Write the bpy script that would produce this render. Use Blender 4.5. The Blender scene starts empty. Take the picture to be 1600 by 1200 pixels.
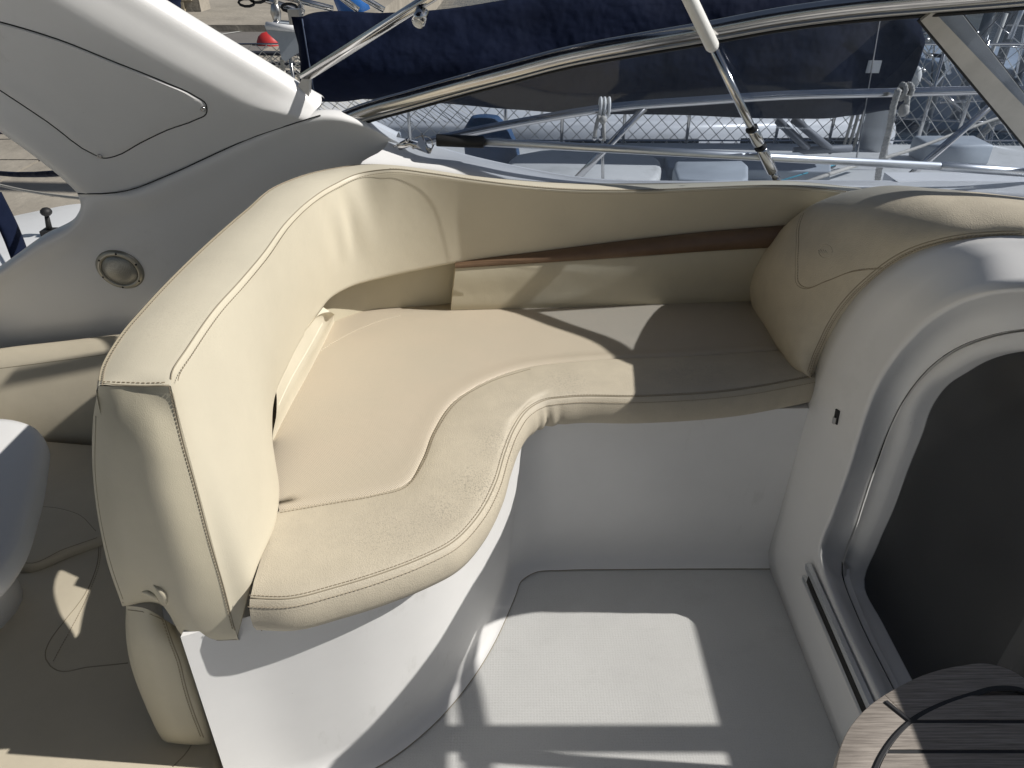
import bpy, bmesh, math, random
from mathutils import Vector, Matrix
from mathutils.bvhtree import BVHTree
random.seed(7)
R = math.radians
S = bpy.context.scene
COL = S.collection
# ------------------------------------------------------------------ camera
CAMH, PITCH, FPX = 1.5, R(33), 1140.0
cam = bpy.data.cameras.new('camera'); camo = bpy.data.objects.new('camera', cam); COL.objects.link(camo)
cam.sensor_width = 36; cam.lens = 36*FPX/1600; cam.clip_start = .02; cam.clip_end = 600
camo.location = (0, 0, CAMH); camo.rotation_euler = (math.pi/2-PITCH, 0, 0); S.camera = camo
# ------------------------------------------------------------------ light
EL, AZ = R(41), R(-4)
w = bpy.data.worlds.new('World'); S.world = w; w.use_nodes = True
nt = w.node_tree; bg = nt.nodes['Background']; sk = nt.nodes.new('ShaderNodeTexSky')
sk.sky_type = 'NISHITA'; sk.sun_disc = False; sk.sun_elevation = EL; sk.sun_rotation = math.pi/2 - AZ
sk.dust_density = 1.0
hs = nt.nodes.new('ShaderNodeHueSaturation'); hs.inputs['Saturation'].default_value = .8   # hazy harbour sky
nt.links.new(sk.outputs[0], hs.inputs['Color']); nt.links.new(hs.outputs[0], bg.inputs[0]); bg.inputs[1].default_value = .05
sl = bpy.data.lights.new('sun', 'SUN'); sl.energy = 4.9; sl.angle = R(.53); sl.color = (1, .965, .91)
so = bpy.data.objects.new('sun', sl); COL.objects.link(so)
SUN = Vector((math.cos(AZ)*math.cos(EL), math.sin(AZ)*math.cos(EL), math.sin(EL)))
so.rotation_euler = SUN.to_track_quat('Z', 'Y').to_euler(); so.location = SUN*30
S.view_settings.view_transform = 'Standard'; S.view_settings.look = 'None'
S.view_settings.exposure = 0.0; S.view_settings.gamma = 1
S.render.engine = 'CYCLES'
# ------------------------------------------------------------------ surveying helpers
O = Vector((0, 0, CAMH)); cP, sP = math.cos(PITCH), math.sin(PITCH)
def ray(u, v):
    dv = (v-600)/FPX
    return Vector(((u-800)/FPX, cP-dv*sP, -sP-dv*cP))
def P(u, v, x=None, y=None, z=None):
    d = ray(u, v)
    t = x/d.x if x is not None else (y/d.y if y is not None else (z-CAMH)/d.z)
    return O+d*t
def plane(a, b, c):
    n = (b-a).cross(c-a).normalized()
    if n.dot(O-a) < 0: n = -n
    return (a, n)
def PP(u, v, pl, off=0):
    d = ray(u, v); a = pl[0]+pl[1]*off
    return O+d*((a-O).dot(pl[1])/d.dot(pl[1]))
V = Vector
# ------------------------------------------------------------------ materials
MATS = {}
def mat(name, col, rough=.5, metal=0, spec=.5, noise=None, bump=None, coat=0, col2=None, coat_r=.1):
    """noise=(scale, amount) tone variation ; bump=(scale,strength,dist,kind)"""
    m = bpy.data.materials.new(name); m.use_nodes = True; n = m.node_tree.nodes; l = m.node_tree.links
    b = n['Principled BSDF']; c = (*col, 1)
    b.inputs['Base Color'].default_value = c; b.inputs['Roughness'].default_value = rough
    b.inputs['Metallic'].default_value = metal; b.inputs['Specular IOR Level'].default_value = spec
    b.inputs['Coat Weight'].default_value = coat; b.inputs['Coat Roughness'].default_value = coat_r
    tc = n.new('ShaderNodeTexCoord')
    if noise:
        t = n.new('ShaderNodeTexNoise'); t.inputs['Scale'].default_value = noise[0]; t.inputs['Detail'].default_value = 6
        t.inputs['Roughness'].default_value = .65
        l.new(tc.outputs['Object'], t.inputs['Vector'])
        r = n.new('ShaderNodeValToRGB'); r.color_ramp.elements[0].position = .32; r.color_ramp.elements[1].position = .68
        k = noise[1]; c2 = col2 or tuple(x*(1-k) for x in col)
        r.color_ramp.elements[0].color = (*c2, 1); r.color_ramp.elements[1].color = c
        l.new(t.outputs[0], r.inputs[0]); l.new(r.outputs[0], b.inputs['Base Color'])
        mr = n.new('ShaderNodeMapRange'); mr.inputs[3].default_value = min(1, rough*1.15); mr.inputs[4].default_value = rough*.9
        l.new(t.outputs[0], mr.inputs[0]); l.new(mr.outputs[0], b.inputs['Roughness'])
    if bump:
        last = None
        for (sc, st, di, kind) in (bump if isinstance(bump, list) else [bump]):
            if kind == 'vor':
                t = n.new('ShaderNodeTexVoronoi'); t.inputs['Scale'].default_value = sc; o = t.outputs['Distance']
            else:
                t = n.new('ShaderNodeTexNoise'); t.inputs['Scale'].default_value = sc; t.inputs['Detail'].default_value = 4; o = t.outputs[0]
            l.new(tc.outputs['Object'], t.inputs['Vector'])
            bp = n.new('ShaderNodeBump'); bp.inputs['Strength'].default_value = st; bp.inputs['Distance'].default_value = di
            l.new(o, bp.inputs['Height'])
            if last: l.new(last.outputs[0], bp.inputs['Normal'])
            last = bp
        l.new(last.outputs[0], b.inputs['Normal'])
    MATS[name] = m
    return m
gel = mat('gelcoat', (.80, .795, .785), .32, spec=.5, noise=(2.2, .05), coat=.25, coat_r=.25, bump=(3, .03, .02, 'noise'))
gelw = mat('gelcoat_wall', (.80, .795, .785), .42, noise=(3.5, .06), bump=(4, .05, .01, 'noise'))
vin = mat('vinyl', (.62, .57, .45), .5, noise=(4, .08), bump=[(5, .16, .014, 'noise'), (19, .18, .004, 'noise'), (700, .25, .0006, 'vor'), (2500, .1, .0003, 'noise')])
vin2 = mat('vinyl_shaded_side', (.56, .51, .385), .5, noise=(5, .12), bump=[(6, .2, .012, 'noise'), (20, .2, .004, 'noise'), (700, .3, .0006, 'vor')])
worn = mat('vinyl_worn', (.56, .50, .39), .58, noise=(9, .14), bump=[(8, .2, .008, 'noise'), (26, .25, .003, 'noise'), (500, .5, .0009, 'vor')])
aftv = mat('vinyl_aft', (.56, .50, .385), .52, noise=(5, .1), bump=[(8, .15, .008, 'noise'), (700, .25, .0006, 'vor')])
brown = mat('brown_leather', (.17, .105, .062), .42, noise=(12, .25), bump=(300, .3, .0008, 'vor'))
thread = mat('thread', (.30, .25, .18), .8)
threadw = mat('thread_pale', (.70, .64, .52), .8)
seamc = mat('seam_shadow', (.30, .26, .19), .9)  # darker cream, the shadow in the seam slot put into the colour
dark = mat('dark_gap', (.012, .012, .012), .8)
steel = mat('steel', (.62, .61, .60), .13, metal=1, noise=(18, .12))
steelb = mat('brushed_steel', (.55, .54, .52), .3, metal=1, noise=(30, .12), bump=(120, .1, .001, 'noise'))
alu = mat('aluminium', (.78, .80, .82), .42, metal=1, noise=(25, .08))
whitep = mat('white_paint', (.80, .80, .77), .35, noise=(10, .05))
blackr = mat('black_rubber', (.012, .012, .013), .6, noise=(60, .3), bump=(300, .2, .001, 'noise'))
navy = mat('navy_canvas', (.006, .011, .032), .8, noise=(3, .35), bump=[(2.2, .9, .10, 'noise'), (5, .3, .03, 'noise'), (900, .2, .0006, 'noise')], spec=.12)
blue = mat('blue_canvas', (.03, .085, .19), .7, noise=(9, .3), bump=(9, .5, .02, 'noise'))
rope = mat('rope', (.52, .50, .45), .85, noise=(60, .25), bump=(250, .5, .002, 'noise'))
darkrope = mat('dark_rope', (.03, .035, .05), .85, noise=(60, .25))
netm = mat('net_cord', (.58, .57, .53), .85)
tealm = mat('teal_line', (.05, .32, .42), .7)
deckw = mat('deck_white', (.70, .70, .68), .5, noise=(3, .18), bump=(200, .3, .001, 'noise'))
deckb = mat('deck_pale_grey', (.42, .46, .50), .6, noise=(5, .2), bump=(200, .3, .001, 'noise'))
hullw = mat('hull_white', (.72, .73, .74), .3, noise=(1.5, .08))
hullb = mat('hull_pale_blue', (.42, .50, .60), .3, noise=(1.5, .12))
winb = mat('boat_window', (.015, .018, .022), .08, spec=.8)
wood = None
red = mat('red_plastic', (.45, .03, .03), .5)
cabin = mat('cabin_dark', (.018, .018, .018), .8, noise=(3, .4))
lens = mat('lamp_lens', (.75, .74, .70), .15, spec=.8)

def floor_mat():
    m = mat('nonskid', (.69, .69, .675), .6, noise=(2.6, .09)); n = m.node_tree.nodes; l = m.node_tree.links; b = n['Principled BSDF']
    tc = n.new('ShaderNodeTexCoord'); v = n.new('ShaderNodeTexVoronoi'); v.inputs['Scale'].default_value = 150
    v.inputs['Randomness'].default_value = .12
    l.new(tc.outputs['Object'], v.inputs['Vector']); bp = n.new('ShaderNodeBump'); bp.inputs['Strength'].default_value = .4; bp.inputs['Distance'].default_value = .0013
    l.new(v.outputs['Distance'], bp.inputs['Height']); l.new(bp.outputs[0], b.inputs['Normal'])
    return m
nonskid = floor_mat()
def perf_mat():
    m = mat('perforated_vinyl', (.55, .475, .37), .6, noise=(4.5, .10), col2=(.52, .46, .36)); n = m.node_tree.nodes; l = m.node_tree.links; b = n['Principled BSDF']
    tc = n.new('ShaderNodeTexCoord'); mp = n.new('ShaderNodeMapping'); mp.inputs['Rotation'].default_value = (0, 0, R(40))
    l.new(tc.outputs['Object'], mp.inputs[0])
    v = n.new('ShaderNodeTexVoronoi'); v.inputs['Scale'].default_value = 330; v.inputs['Randomness'].default_value = 0; v.voronoi_dimensions = '2D'
    l.new(mp.outputs[0], v.inputs['Vector']); rp = n.new('ShaderNodeValToRGB'); rp.color_ramp.elements[0].position = .12; rp.color_ramp.elements[1].position = .32
    l.new(v.outputs['Distance'], rp.inputs[0])
    old = b.inputs['Base Color'].links[0].from_socket
    mx = n.new('ShaderNodeMix'); mx.data_type = 'RGBA'; mx.blend_type = 'MULTIPLY'; mx.inputs[0].default_value = .6
    l.new(old, mx.inputs[6]); l.new(rp.outputs[0], mx.inputs[7]); l.new(mx.outputs[2], b.inputs['Base Color'])
    bp = n.new('ShaderNodeBump'); bp.inputs['Strength'].default_value = .5; bp.inputs['Distance'].default_value = .0008
    l.new(rp.outputs[0], bp.inputs['Height'])
    nz = n.new('ShaderNodeTexNoise'); nz.inputs['Scale'].default_value = 6; l.new(tc.outputs['Object'], nz.inputs[0])
    b2 = n.new('ShaderNodeBump'); b2.inputs['Strength'].default_value = .2; b2.inputs['Distance'].default_value = .01
    l.new(nz.outputs[0], b2.inputs['Height']); l.new(bp.outputs[0], b2.inputs['Normal']); l.new(b2.outputs[0], b.inputs['Normal'])
    return m
perf = perf_mat()
def stain(m, spots, col, amt):
    """worn / dirty marks with a place of their own on the vinyl (object coordinates = boat coordinates)"""
    n = m.node_tree.nodes; l = m.node_tree.links; b = n['Principled BSDF']
    tc = n.new('ShaderNodeTexCoord'); acc = None
    for (c, r, st) in spots:
        d = n.new('ShaderNodeVectorMath'); d.operation = 'DISTANCE'; d.inputs[1].default_value = c; l.new(tc.outputs['Object'], d.inputs[0])
        mr = n.new('ShaderNodeMapRange'); mr.inputs[1].default_value = r; mr.inputs[2].default_value = r*.2; mr.inputs[3].default_value = 0; mr.inputs[4].default_value = st
        l.new(d.outputs['Value'], mr.inputs[0])
        if acc is None: acc = mr.outputs[0]
        else:
            a = n.new('ShaderNodeMath'); a.operation = 'MAXIMUM'; l.new(acc, a.inputs[0]); l.new(mr.outputs[0], a.inputs[1]); acc = a.outputs[0]
    nz = n.new('ShaderNodeTexNoise'); nz.inputs['Scale'].default_value = 330; nz.inputs['Detail'].default_value = 8; l.new(tc.outputs['Object'], nz.inputs[0])
    rp = n.new('ShaderNodeMapRange'); rp.inputs[1].default_value = .5; rp.inputs[2].default_value = .66; l.new(nz.outputs[0], rp.inputs[0])
    a = n.new('ShaderNodeMath'); a.operation = 'MULTIPLY'; l.new(acc, a.inputs[0]); l.new(rp.outputs[0], a.inputs[1])
    a2 = n.new('ShaderNodeMath'); a2.operation = 'MULTIPLY'; a2.inputs[1].default_value = amt; l.new(a.outputs[0], a2.inputs[0])
    old = b.inputs['Base Color'].links[0].from_socket
    mx = n.new('ShaderNodeMix'); mx.data_type = 'RGBA'; l.new(a2.outputs[0], mx.inputs[0]); l.new(old, mx.inputs[6]); mx.inputs[7].default_value = (*col, 1)
    l.new(mx.outputs[2], b.inputs['Base Color'])
def smudge(m, sc, lo, hi, col, amt, stretch=(1, 1, 1)):
    n = m.node_tree.nodes; l = m.node_tree.links; b = n['Principled BSDF']; tc = n.new('ShaderNodeTexCoord')
    mp = n.new('ShaderNodeMapping'); mp.inputs['Scale'].default_value = stretch; l.new(tc.outputs['Object'], mp.inputs[0])
    nz = n.new('ShaderNodeTexNoise'); nz.inputs['Scale'].default_value = sc; nz.inputs['Detail'].default_value = 7; nz.inputs['Roughness'].default_value = .7; l.new(mp.outputs[0], nz.inputs[0])
    rp = n.new('ShaderNodeMapRange'); rp.inputs[1].default_value = lo; rp.inputs[2].default_value = hi; rp.inputs[3].default_value = 0; rp.inputs[4].default_value = amt; l.new(nz.outputs[0], rp.inputs[0])
    old = b.inputs['Base Color'].links[0].from_socket
    mx = n.new('ShaderNodeMix'); mx.data_type = 'RGBA'; l.new(rp.outputs[0], mx.inputs[0]); l.new(old, mx.inputs[6]); mx.inputs[7].default_value = (*col, 1)
    l.new(mx.outputs[2], b.inputs['Base Color'])
def glass_mat(name, tint, rough=.0, haze=0.0, hcol=(.5, .55, .6)):
    m = bpy.data.materials.new(name); m.use_nodes = True; n = m.node_tree.nodes; l = m.node_tree.links; n.clear()
    o = n.new('ShaderNodeOutputMaterial'); t = n.new('ShaderNodeBsdfTransparent'); t.inputs[0].default_value = (*tint, 1)
    g = n.new('ShaderNodeBsdfGlossy'); g.inputs['Roughness'].default_value = rough; g.inputs[0].default_value = (.9, .9, .9, 1)
    ge = n.new('ShaderNodeNewGeometry'); dt = n.new('ShaderNodeVectorMath'); dt.operation = 'DOT_PRODUCT'
    l.new(ge.outputs['Normal'], dt.inputs[0]); l.new(ge.outputs['Incoming'], dt.inputs[1])
    def mth(op, a, b_=None):
        q = n.new('ShaderNodeMath'); q.operation = op
        for i, x in enumerate((a, b_)):
            if x is None: continue
            if isinstance(x, (int, float)): q.inputs[i].default_value = x
            else: l.new(x, q.inputs[i])
        return q.outputs[0]
    fr_ = mth('ADD', mth('MULTIPLY', mth('POWER', mth('SUBTRACT', 1.0, mth('ABSOLUTE', dt.outputs['Value'])), 5.0), .9), .04)
    mx = n.new('ShaderNodeMixShader')
    l.new(fr_, mx.inputs[0]); l.new(t.outputs[0], mx.inputs[1]); l.new(g.outputs[0], mx.inputs[2])
    d = n.new('ShaderNodeBsdfDiffuse'); d.inputs[0].default_value = (*hcol, 1)
    nz = n.new('ShaderNodeTexNoise'); nz.inputs['Scale'].default_value = 9; nz.inputs['Detail'].default_value = 5
    mr = n.new('ShaderNodeMapRange'); mr.inputs[3].default_value = haze*.4; mr.inputs[4].default_value = haze*1.6; l.new(nz.outputs[0], mr.inputs[0])
    m2 = n.new('ShaderNodeMixShader'); l.new(mr.outputs[0], m2.inputs[0]); l.new(mx.outputs[0], m2.inputs[1]); l.new(d.outputs[0], m2.inputs[2])
    l.new(m2.outputs[0], o.inputs[0]); return m
wglass = glass_mat('tinted_glass', (.60, .66, .76), .0, .085, (.34, .42, .56))
dglass = glass_mat('smoked_pane', (.84, .84, .84), .30, .12, (.22, .23, .25))
def sea_mat():
    m = mat('sea', (.012, .022, .032), .06, spec=.6); n = m.node_tree.nodes; l = m.node_tree.links; b = n['Principled BSDF']
    tc = n.new('ShaderNodeTexCoord'); mp = n.new('ShaderNodeMapping'); mp.inputs['Scale'].default_value = (1, 2.6, 1); l.new(tc.outputs['Object'], mp.inputs[0])
    nz = n.new('ShaderNodeTexNoise'); nz.inputs['Scale'].default_value = 1.7; nz.inputs['Detail'].default_value = 5; nz.inputs['Distortion'].default_value = 1.2; l.new(mp.outputs[0], nz.inputs[0])
    bp = n.new('ShaderNodeBump'); bp.inputs['Strength'].default_value = .5; bp.inputs['Distance'].default_value = .12; l.new(nz.outputs[0], bp.inputs['Height']); l.new(bp.outputs[0], b.inputs['Normal'])
    return m
sea = sea_mat()
concrete = mat('quay_concrete', (.36, .325, .27), .85, noise=(1.4, .35), bump=(14, .5, .02, 'noise'))
asphalt = mat('asphalt', (.17, .16, .15), .9, noise=(.8, .2), bump=(60, .4, .01, 'noise'))
stone = mat('pale_stone', (.46, .40, .29), .85, noise=(5, .25), bump=(12, .5, .03, 'noise'))
paintw = mat('road_paint', (.6, .6, .57), .8, noise=(4, .4))
def wood_mat(rot=0):
    m = mat('teak', (.30, .245, .20), .6); n = m.node_tree.nodes; l = m.node_tree.links; b = n['Principled BSDF']
    tc = n.new('ShaderNodeTexCoord'); mp = n.new('ShaderNodeMapping'); mp.inputs['Scale'].default_value = (9, 330, 5); mp.vector_type = 'TEXTURE' if False else 'POINT'; mp.inputs['Rotation'].default_value = (0, 0, rot); l.new(tc.outputs['Object'], mp.inputs[0])
    nz = n.new('ShaderNodeTexNoise'); nz.inputs['Scale'].default_value = 1.6; nz.inputs['Detail'].default_value = 9; nz.inputs['Roughness'].default_value = .7; l.new(mp.outputs[0], nz.inputs[0])
    rp = n.new('ShaderNodeValToRGB'); e = rp.color_ramp.elements; e[0].position = .36; e[0].color = (.15, .128, .11, 1); e[1].position = .68; e[1].color = (.40, .355, .31, 1)
    l.new(nz.outputs[0], rp.inputs[0]); l.new(rp.outputs[0], b.inputs['Base Color'])
    bp = n.new('ShaderNodeBump'); bp.inputs['Strength'].default_value = .5; bp.inputs['Distance'].default_value = .0015; l.new(nz.outputs[0], bp.inputs['Height']); l.new(bp.outputs[0], b.inputs['Normal'])
    return m
teak = wood_mat(); teak2 = wood_mat(R(75))
caulk = mat('caulk', (.008, .009, .012), .6)
# ------------------------------------------------------------------ object helpers
def tag(o, label=None, cat=None, group=None, kind=None):
    if label: o['label'] = label
    if cat: o['category'] = cat
    if group: o['group'] = group
    if kind: o['kind'] = kind
    return o
def empty(name, loc, label=None, cat=None, group=None):
    o = bpy.data.objects.new(name, None); COL.objects.link(o); o.location = loc; o.empty_display_size = .05
    return tag(o, label, cat, group)
def mk(name, vs, fs, m, parent=None, smooth=True, weld=False):
    me = bpy.data.meshes.new(name); me.from_pydata([tuple(v) for v in vs], [], fs)
    if weld:
        bm = bmesh.new(); bm.from_mesh(me); bmesh.ops.remove_doubles(bm, verts=bm.verts, dist=1e-5)
        bmesh.ops.recalc_face_normals(bm, faces=bm.faces); bm.to_mesh(me); bm.free()
    me.validate(); me.materials.append(m)
    for p in me.polygons: p.use_smooth = smooth
    o = bpy.data.objects.new(name, me); COL.objects.link(o)
    if parent:
        root = parent
        off = V((0, 0, 0)); q = parent
        while q: off += q.location if q.type == 'EMPTY' else V((0, 0, 0)); q = q.parent
        o.parent = parent; o.matrix_parent_inverse = Matrix.Translation(-off)
    return o
class MB:
    def __init__(s): s.v = []; s.f = []
    def add(s, vs, fs):
        b = len(s.v); s.v += [V(x) for x in vs]; s.f += [tuple(i+b for i in f) for f in fs]
    def grid(s, rows, closed=False, cyc=False):
        n = len(rows[0]); fs = []; R_ = len(rows)
        for i in range(R_ if cyc else R_-1):
            for j in range(n if closed else n-1):
                a = i*n+j; b = i*n+(j+1) % n; i2 = (i+1) % R_
                fs.append((a, b, i2*n+(j+1) % n, i2*n+j))
        s.add([p for r in rows for p in r], fs)
    def box(s, a, b):
        (x0, y0, z0), (x1, y1, z1) = a, b
        s.add([(x0,y0,z0),(x1,y0,z0),(x1,y1,z0),(x0,y1,z0),(x0,y0,z1),(x1,y0,z1),(x1,y1,z1),(x0,y1,z1)],
              [(3,2,1,0),(4,5,6,7),(0,1,5,4),(1,2,6,5),(2,3,7,6),(3,0,4,7)])
    def obox(s, c, ax, ay, az):
        c, ax, ay, az = V(c), V(ax), V(ay), V(az)
        s.add([c+i*ax+j*ay+k*az for k in (-1, 1) for (i, j) in ((-1,-1),(1,-1),(1,1),(-1,1))],
              [(3,2,1,0),(4,5,6,7),(0,1,5,4),(1,2,6,5),(2,3,7,6),(3,0,4,7)])
    def tube(s, pts, r, seg=10, ry=None, cap=True):
        pts = [V(p) for p in pts]; n = len(pts); rows = []
        t = (pts[1]-pts[0]).normalized(); up = V((0, 0, 1)) if abs(t.z) < .9 else V((1, 0, 0))
        nx = t.cross(up).normalized(); 
        for i, p in enumerate(pts):
            t = (pts[min(i+1, n-1)]-pts[max(i-1, 0)]).normalized()
            nx = (nx-t*nx.dot(t)).normalized(); ny = nx.cross(t)
            ra = r[i] if isinstance(r, (list, tuple)) else r; rb = ra if ry is None else ry
            rows.append([p+nx*math.cos(a)*ra+ny*math.sin(a)*rb for a in [2*math.pi*k/seg for k in range(seg)]])
        s.grid(rows, closed=True)
        if cap:
            b = len(s.v)-n*seg
            s.f.append(tuple(b+k for k in range(seg))); s.f.append(tuple(b+(n-1)*seg+k for k in reversed(range(seg))))
    def prism(s, poly, z0, z1, bev=0):
        """poly: list of (x,y) ; rounded top/bottom edges"""
        n = len(poly); c = sum((V((p[0], p[1])) for p in poly), V((0, 0)))/n
        def inset(d): 
            out = []
            for i in range(n):
                a = V(poly[i-1][:2]); b = V(poly[i][:2]); e = V(poly[(i+1) % n][:2])
                n1 = V((-(b-a).y, (b-a).x)); n2 = V((-(e-b).y, (e-b).x)); m = (n1.normalized()+n2.normalized())
                m = m.normalized() if m.length > 1e-6 else m
                out.append(b+m*d*sg)
            return out
        ar = sum(poly[i-1][0]*poly[i][1]-poly[i][0]*poly[i-1][1] for i in range(n)); sg = 1 if ar > 0 else -1
        prof = [(0, z0), (0, z1)] if bev == 0 else [(bev, z0), (bev*.3, z0+bev*.3), (0, z0+bev), (0, z1-bev), (bev*.12, z1-bev*.5), (bev*.35, z1-bev*.2), (bev, z1)]
        rows = [[(q.x, q.y, z) for q in inset(d)] for d, z in prof]
        s.grid(rows, closed=True); b = len(s.v)-len(prof)*n
        s.f.append(tuple(b+k for k in reversed(range(n)))); s.f.append(tuple(b+(len(prof)-1)*n+k for k in range(n)))
    def sphere(s, c, r, seg=12, sc=(1, 1, 1)):
        rows = [[V(c)+V((r*sc[0]*math.sin(a)*math.cos(b), r*sc[1]*math.sin(a)*math.sin(b), r*sc[2]*math.cos(a))) for b in [2*math.pi*k/seg for k in range(seg)]] for a in [math.pi*k/(seg//2) for k in range(seg//2+1)]]
        s.grid(rows, closed=True)
    def build(s, name, m, parent=None, smooth=False, auto=None):
        o = mk(name, s.v, s.f, m, parent, smooth, weld=True)
        if auto:
            for p in o.data.polygons: p.use_smooth = True
            try: o.data.set_sharp_from_angle(angle=R(auto))
            except Exception: pass
        return o
def cr(pts, k=8):
    """smooth curve through points, k samples per interval, non-uniform tangents"""
    pts = [V(p) for p in pts]; n = len(pts); h = [max((pts[i+1]-pts[i]).length, 1e-6) for i in range(n-1)]
    T = []
    for i in range(n):
        if i == 0: T.append((pts[1]-pts[0])/h[0])
        elif i == n-1: T.append((pts[-1]-pts[-2])/h[-1])
        else:
            a = (pts[i]-pts[i-1])/h[i-1]; b = (pts[i+1]-pts[i])/h[i]
            T.append((a*h[i]+b*h[i-1])/(h[i]+h[i-1]))
    out = []
    for i in range(n-1):
        for j in range(k):
            t = j/k; t2 = t*t; t3 = t2*t
            out.append(pts[i]*(2*t3-3*t2+1)+T[i]*h[i]*(t3-2*t2+t)+pts[i+1]*(-2*t3+3*t2)+T[i+1]*h[i]*(t3-t2))
    out.append(pts[-1].copy()); return out
def patch(ctrl, ku=8, kv=6):
    rows = [cr(r, ku) for r in ctrl]; cols = [cr([r[j] for r in rows], kv) for j in range(len(rows[0]))]
    return [[cols[j][i] for j in range(len(cols))] for i in range(len(cols[0]))]
def lerp(A, B, t): return [a.lerp(b, t) for a, b in zip(A, B)]
def shift(A, d, dz=0):
    return [a+n*d+V((0, 0, dz)) for a, n in zip(A, norm2(A))]
def norm2(A, sgn=1):
    out = []
    for i in range(len(A)):
        t = A[min(i+2, len(A)-1)]-A[max(i-2, 0)]; nn = V((t.y, -t.x, 0)); out.append(nn.normalized()*sgn if nn.length > 1e-9 else V((0, 0, 0)))
    return out
def arclen(pts, step):
    out = [pts[0]]; acc = 0; last = pts[0]
    L = [0]
    for i in range(1, len(pts)): L.append(L[-1]+(pts[i]-pts[i-1]).length)
    n = max(1, int(L[-1]/step)); j = 0; res = []
    for k in range(n+1):
        d = L[-1]*k/n
        while j < len(pts)-2 and L[j+1] < d: j += 1
        t = (d-L[j])/max(L[j+1]-L[j], 1e-9); res.append(pts[j].lerp(pts[j+1], min(1, max(0, t))))
    return res
BV = {}
def drape(obj, pix, off=.0015, k=8):
    """lay a line surveyed in the photograph onto the built surface, lifted by off; returns points, normals"""
    if obj.name not in BV:
        me = obj.data; BV[obj.name] = BVHTree.FromPolygons([v.co.copy() for v in me.vertices], [tuple(p.vertices) for p in me.polygons])
    bv = BV[obj.name]; pts = []; ns = []
    for q in cr([V((a, b, 0)) for a, b in pix], k):
        d = ray(q.x, q.y).normalized(); h = bv.ray_cast(O, d)
        if h[0] is None: continue
        nn = h[1] if h[1].dot(d) < 0 else -h[1]
        pts.append(h[0]+nn*off); ns.append(nn)
    return pts, ns
def seam(obj, pix, name='seam', m=None, r=.0011, k=8, off=-.0002, parent=None):
    pts, ns = drape(obj, pix, off, k)
    if len(pts) < 2: return None
    b = MB(); b.tube(arclen(pts, .012), r, 6); return b.build(name, m or seamc, parent or obj.parent, True)
def stitch_mb(b, pts, ns, side, d=.005, step=.0066, ln=.0021, wd=.0006):
    L = arclen(pts, step)
    for i in range(len(L)-1):
        t = (L[i+1]-L[i]).normalized(); j = min(range(0, len(pts), 1), key=lambda q: (pts[q]-L[i]).length_squared) if len(pts) < 60 else min(len(pts)-1, int(i/len(L)*len(pts)))
        nn = ns[min(j, len(ns)-1)]; s = t.cross(nn).normalized()
        b.obox(L[i]+s*d*side, t*ln, s*wd, nn*.0005)
def stitches(obj, pix, sides=(1, -1), d=.0045, name='stitching', m=None, k=8, parent=None, off=.0008):
    pts, ns = drape(obj, pix, off, k)
    if len(pts) < 2: return
    b = MB()
    for s in sides: stitch_mb(b, pts, ns, s, d)
    o = b.build(name, m or thread, parent or obj.parent); tag(o, kind='stuff'); return o
def pxc(lst, **kw): return [P(u, v, **kw) for u, v in lst]
def P3(lst, key):
    return [P(a, b, **{key: c}) for a, b, c in lst]
def PK(lst):
    """list of (u,v,'y',val)"""
    return [P(a, b, **{k: c}) for a, b, k, c in lst]

# ================================================================== SETTING: water, quay
b = MB(); b.add([(-2.5, -60, -1.25), (300, -60, -1.25), (300, 300, -1.25), (-2.5, 300, -1.25)], [(0, 1, 2, 3)])
tag(b.build('water', sea), 'dark rippled harbour water between the moored boats', kind='structure')
QX = -2.5
b = MB(); b.box((-80, -20, -2.2), (QX, 7.2, -.1)); b.box((-80, 7.2, -2.2), (QX, 160, -.105))
q = b.build('quay', concrete); tag(q, kind='structure')
b = MB(); b.box((-60, 7.6, -.103), (QX-.9, 12.6, -.098)); tag(b.build('road', asphalt), kind='structure')
b = MB(); b.box((-60, 12.6, -.104), (QX-.2, 12.85, .0)); b.box((-60, 12.85, -.104), (QX-.2, 14.3, -.01)); tag(b.build('pavement', concrete), kind='structure')
b = MB(); a0, a1 = P(285, 63, z=-.09), P(418, 42, z=-.09); dd = V((0, .06, 0)); b.add([a0-dd, a1-dd, a1+dd, a0+dd], [(0, 1, 2, 3)])
b.build('road_line', paintw, bpy.data.objects['road'])
# slabs of the quay edge seen under the arch
for i, x0 in enumerate([-6.2, -5.3, -4.4, -3.5]):
    for j in range(2):
        b = MB(); y0 = 4.0+j*1.45; b.box((x0+.012, y0+.012, -.09), (x0+.888, y0+1.438, -.055+.004*random.random()))
        b.build('slab', concrete, q)
# stone wall beside the road
wl = empty('stone_wall', (-9, 14.6, -.01), 'low wall of pale stone blocks with a ledge on the far side of the road', 'wall')
bm_ = MB(); bm_.box((-14, 14.42, -.01), (-5.5, 14.9, .72)); bm_.build('core', concrete, wl)
hb = None
for r_ in range(4):
    for i in range(26):
        x0 = -14+i*.33+(r_ % 2)*.15
        if x0 > -5.8: continue
        b = MB(); b.box((x0, 14.36+random.random()*.03, .0+r_*.17), (x0+.31, 14.5, .155+r_*.17)); b.build('stone', stone, wl)
b = MB(); b.box((-14.1, 14.2, .72), (-5.4, 15.1, .84)); b.build('coping', concrete, wl)

# ================================================================== SETTING: cockpit mouldings
b = MB(); b.add([(-2.4, -1.6, 0), (.80, -1.6, 0), (.80, 1.5, 0), (-2.4, 1.5, 0)], [(0, 1, 2, 3)])
floor_o = b.build('cockpit_floor', nonskid); tag(floor_o, 'pale grey non-skid cockpit floor with sunlit patches', kind='structure')
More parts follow.
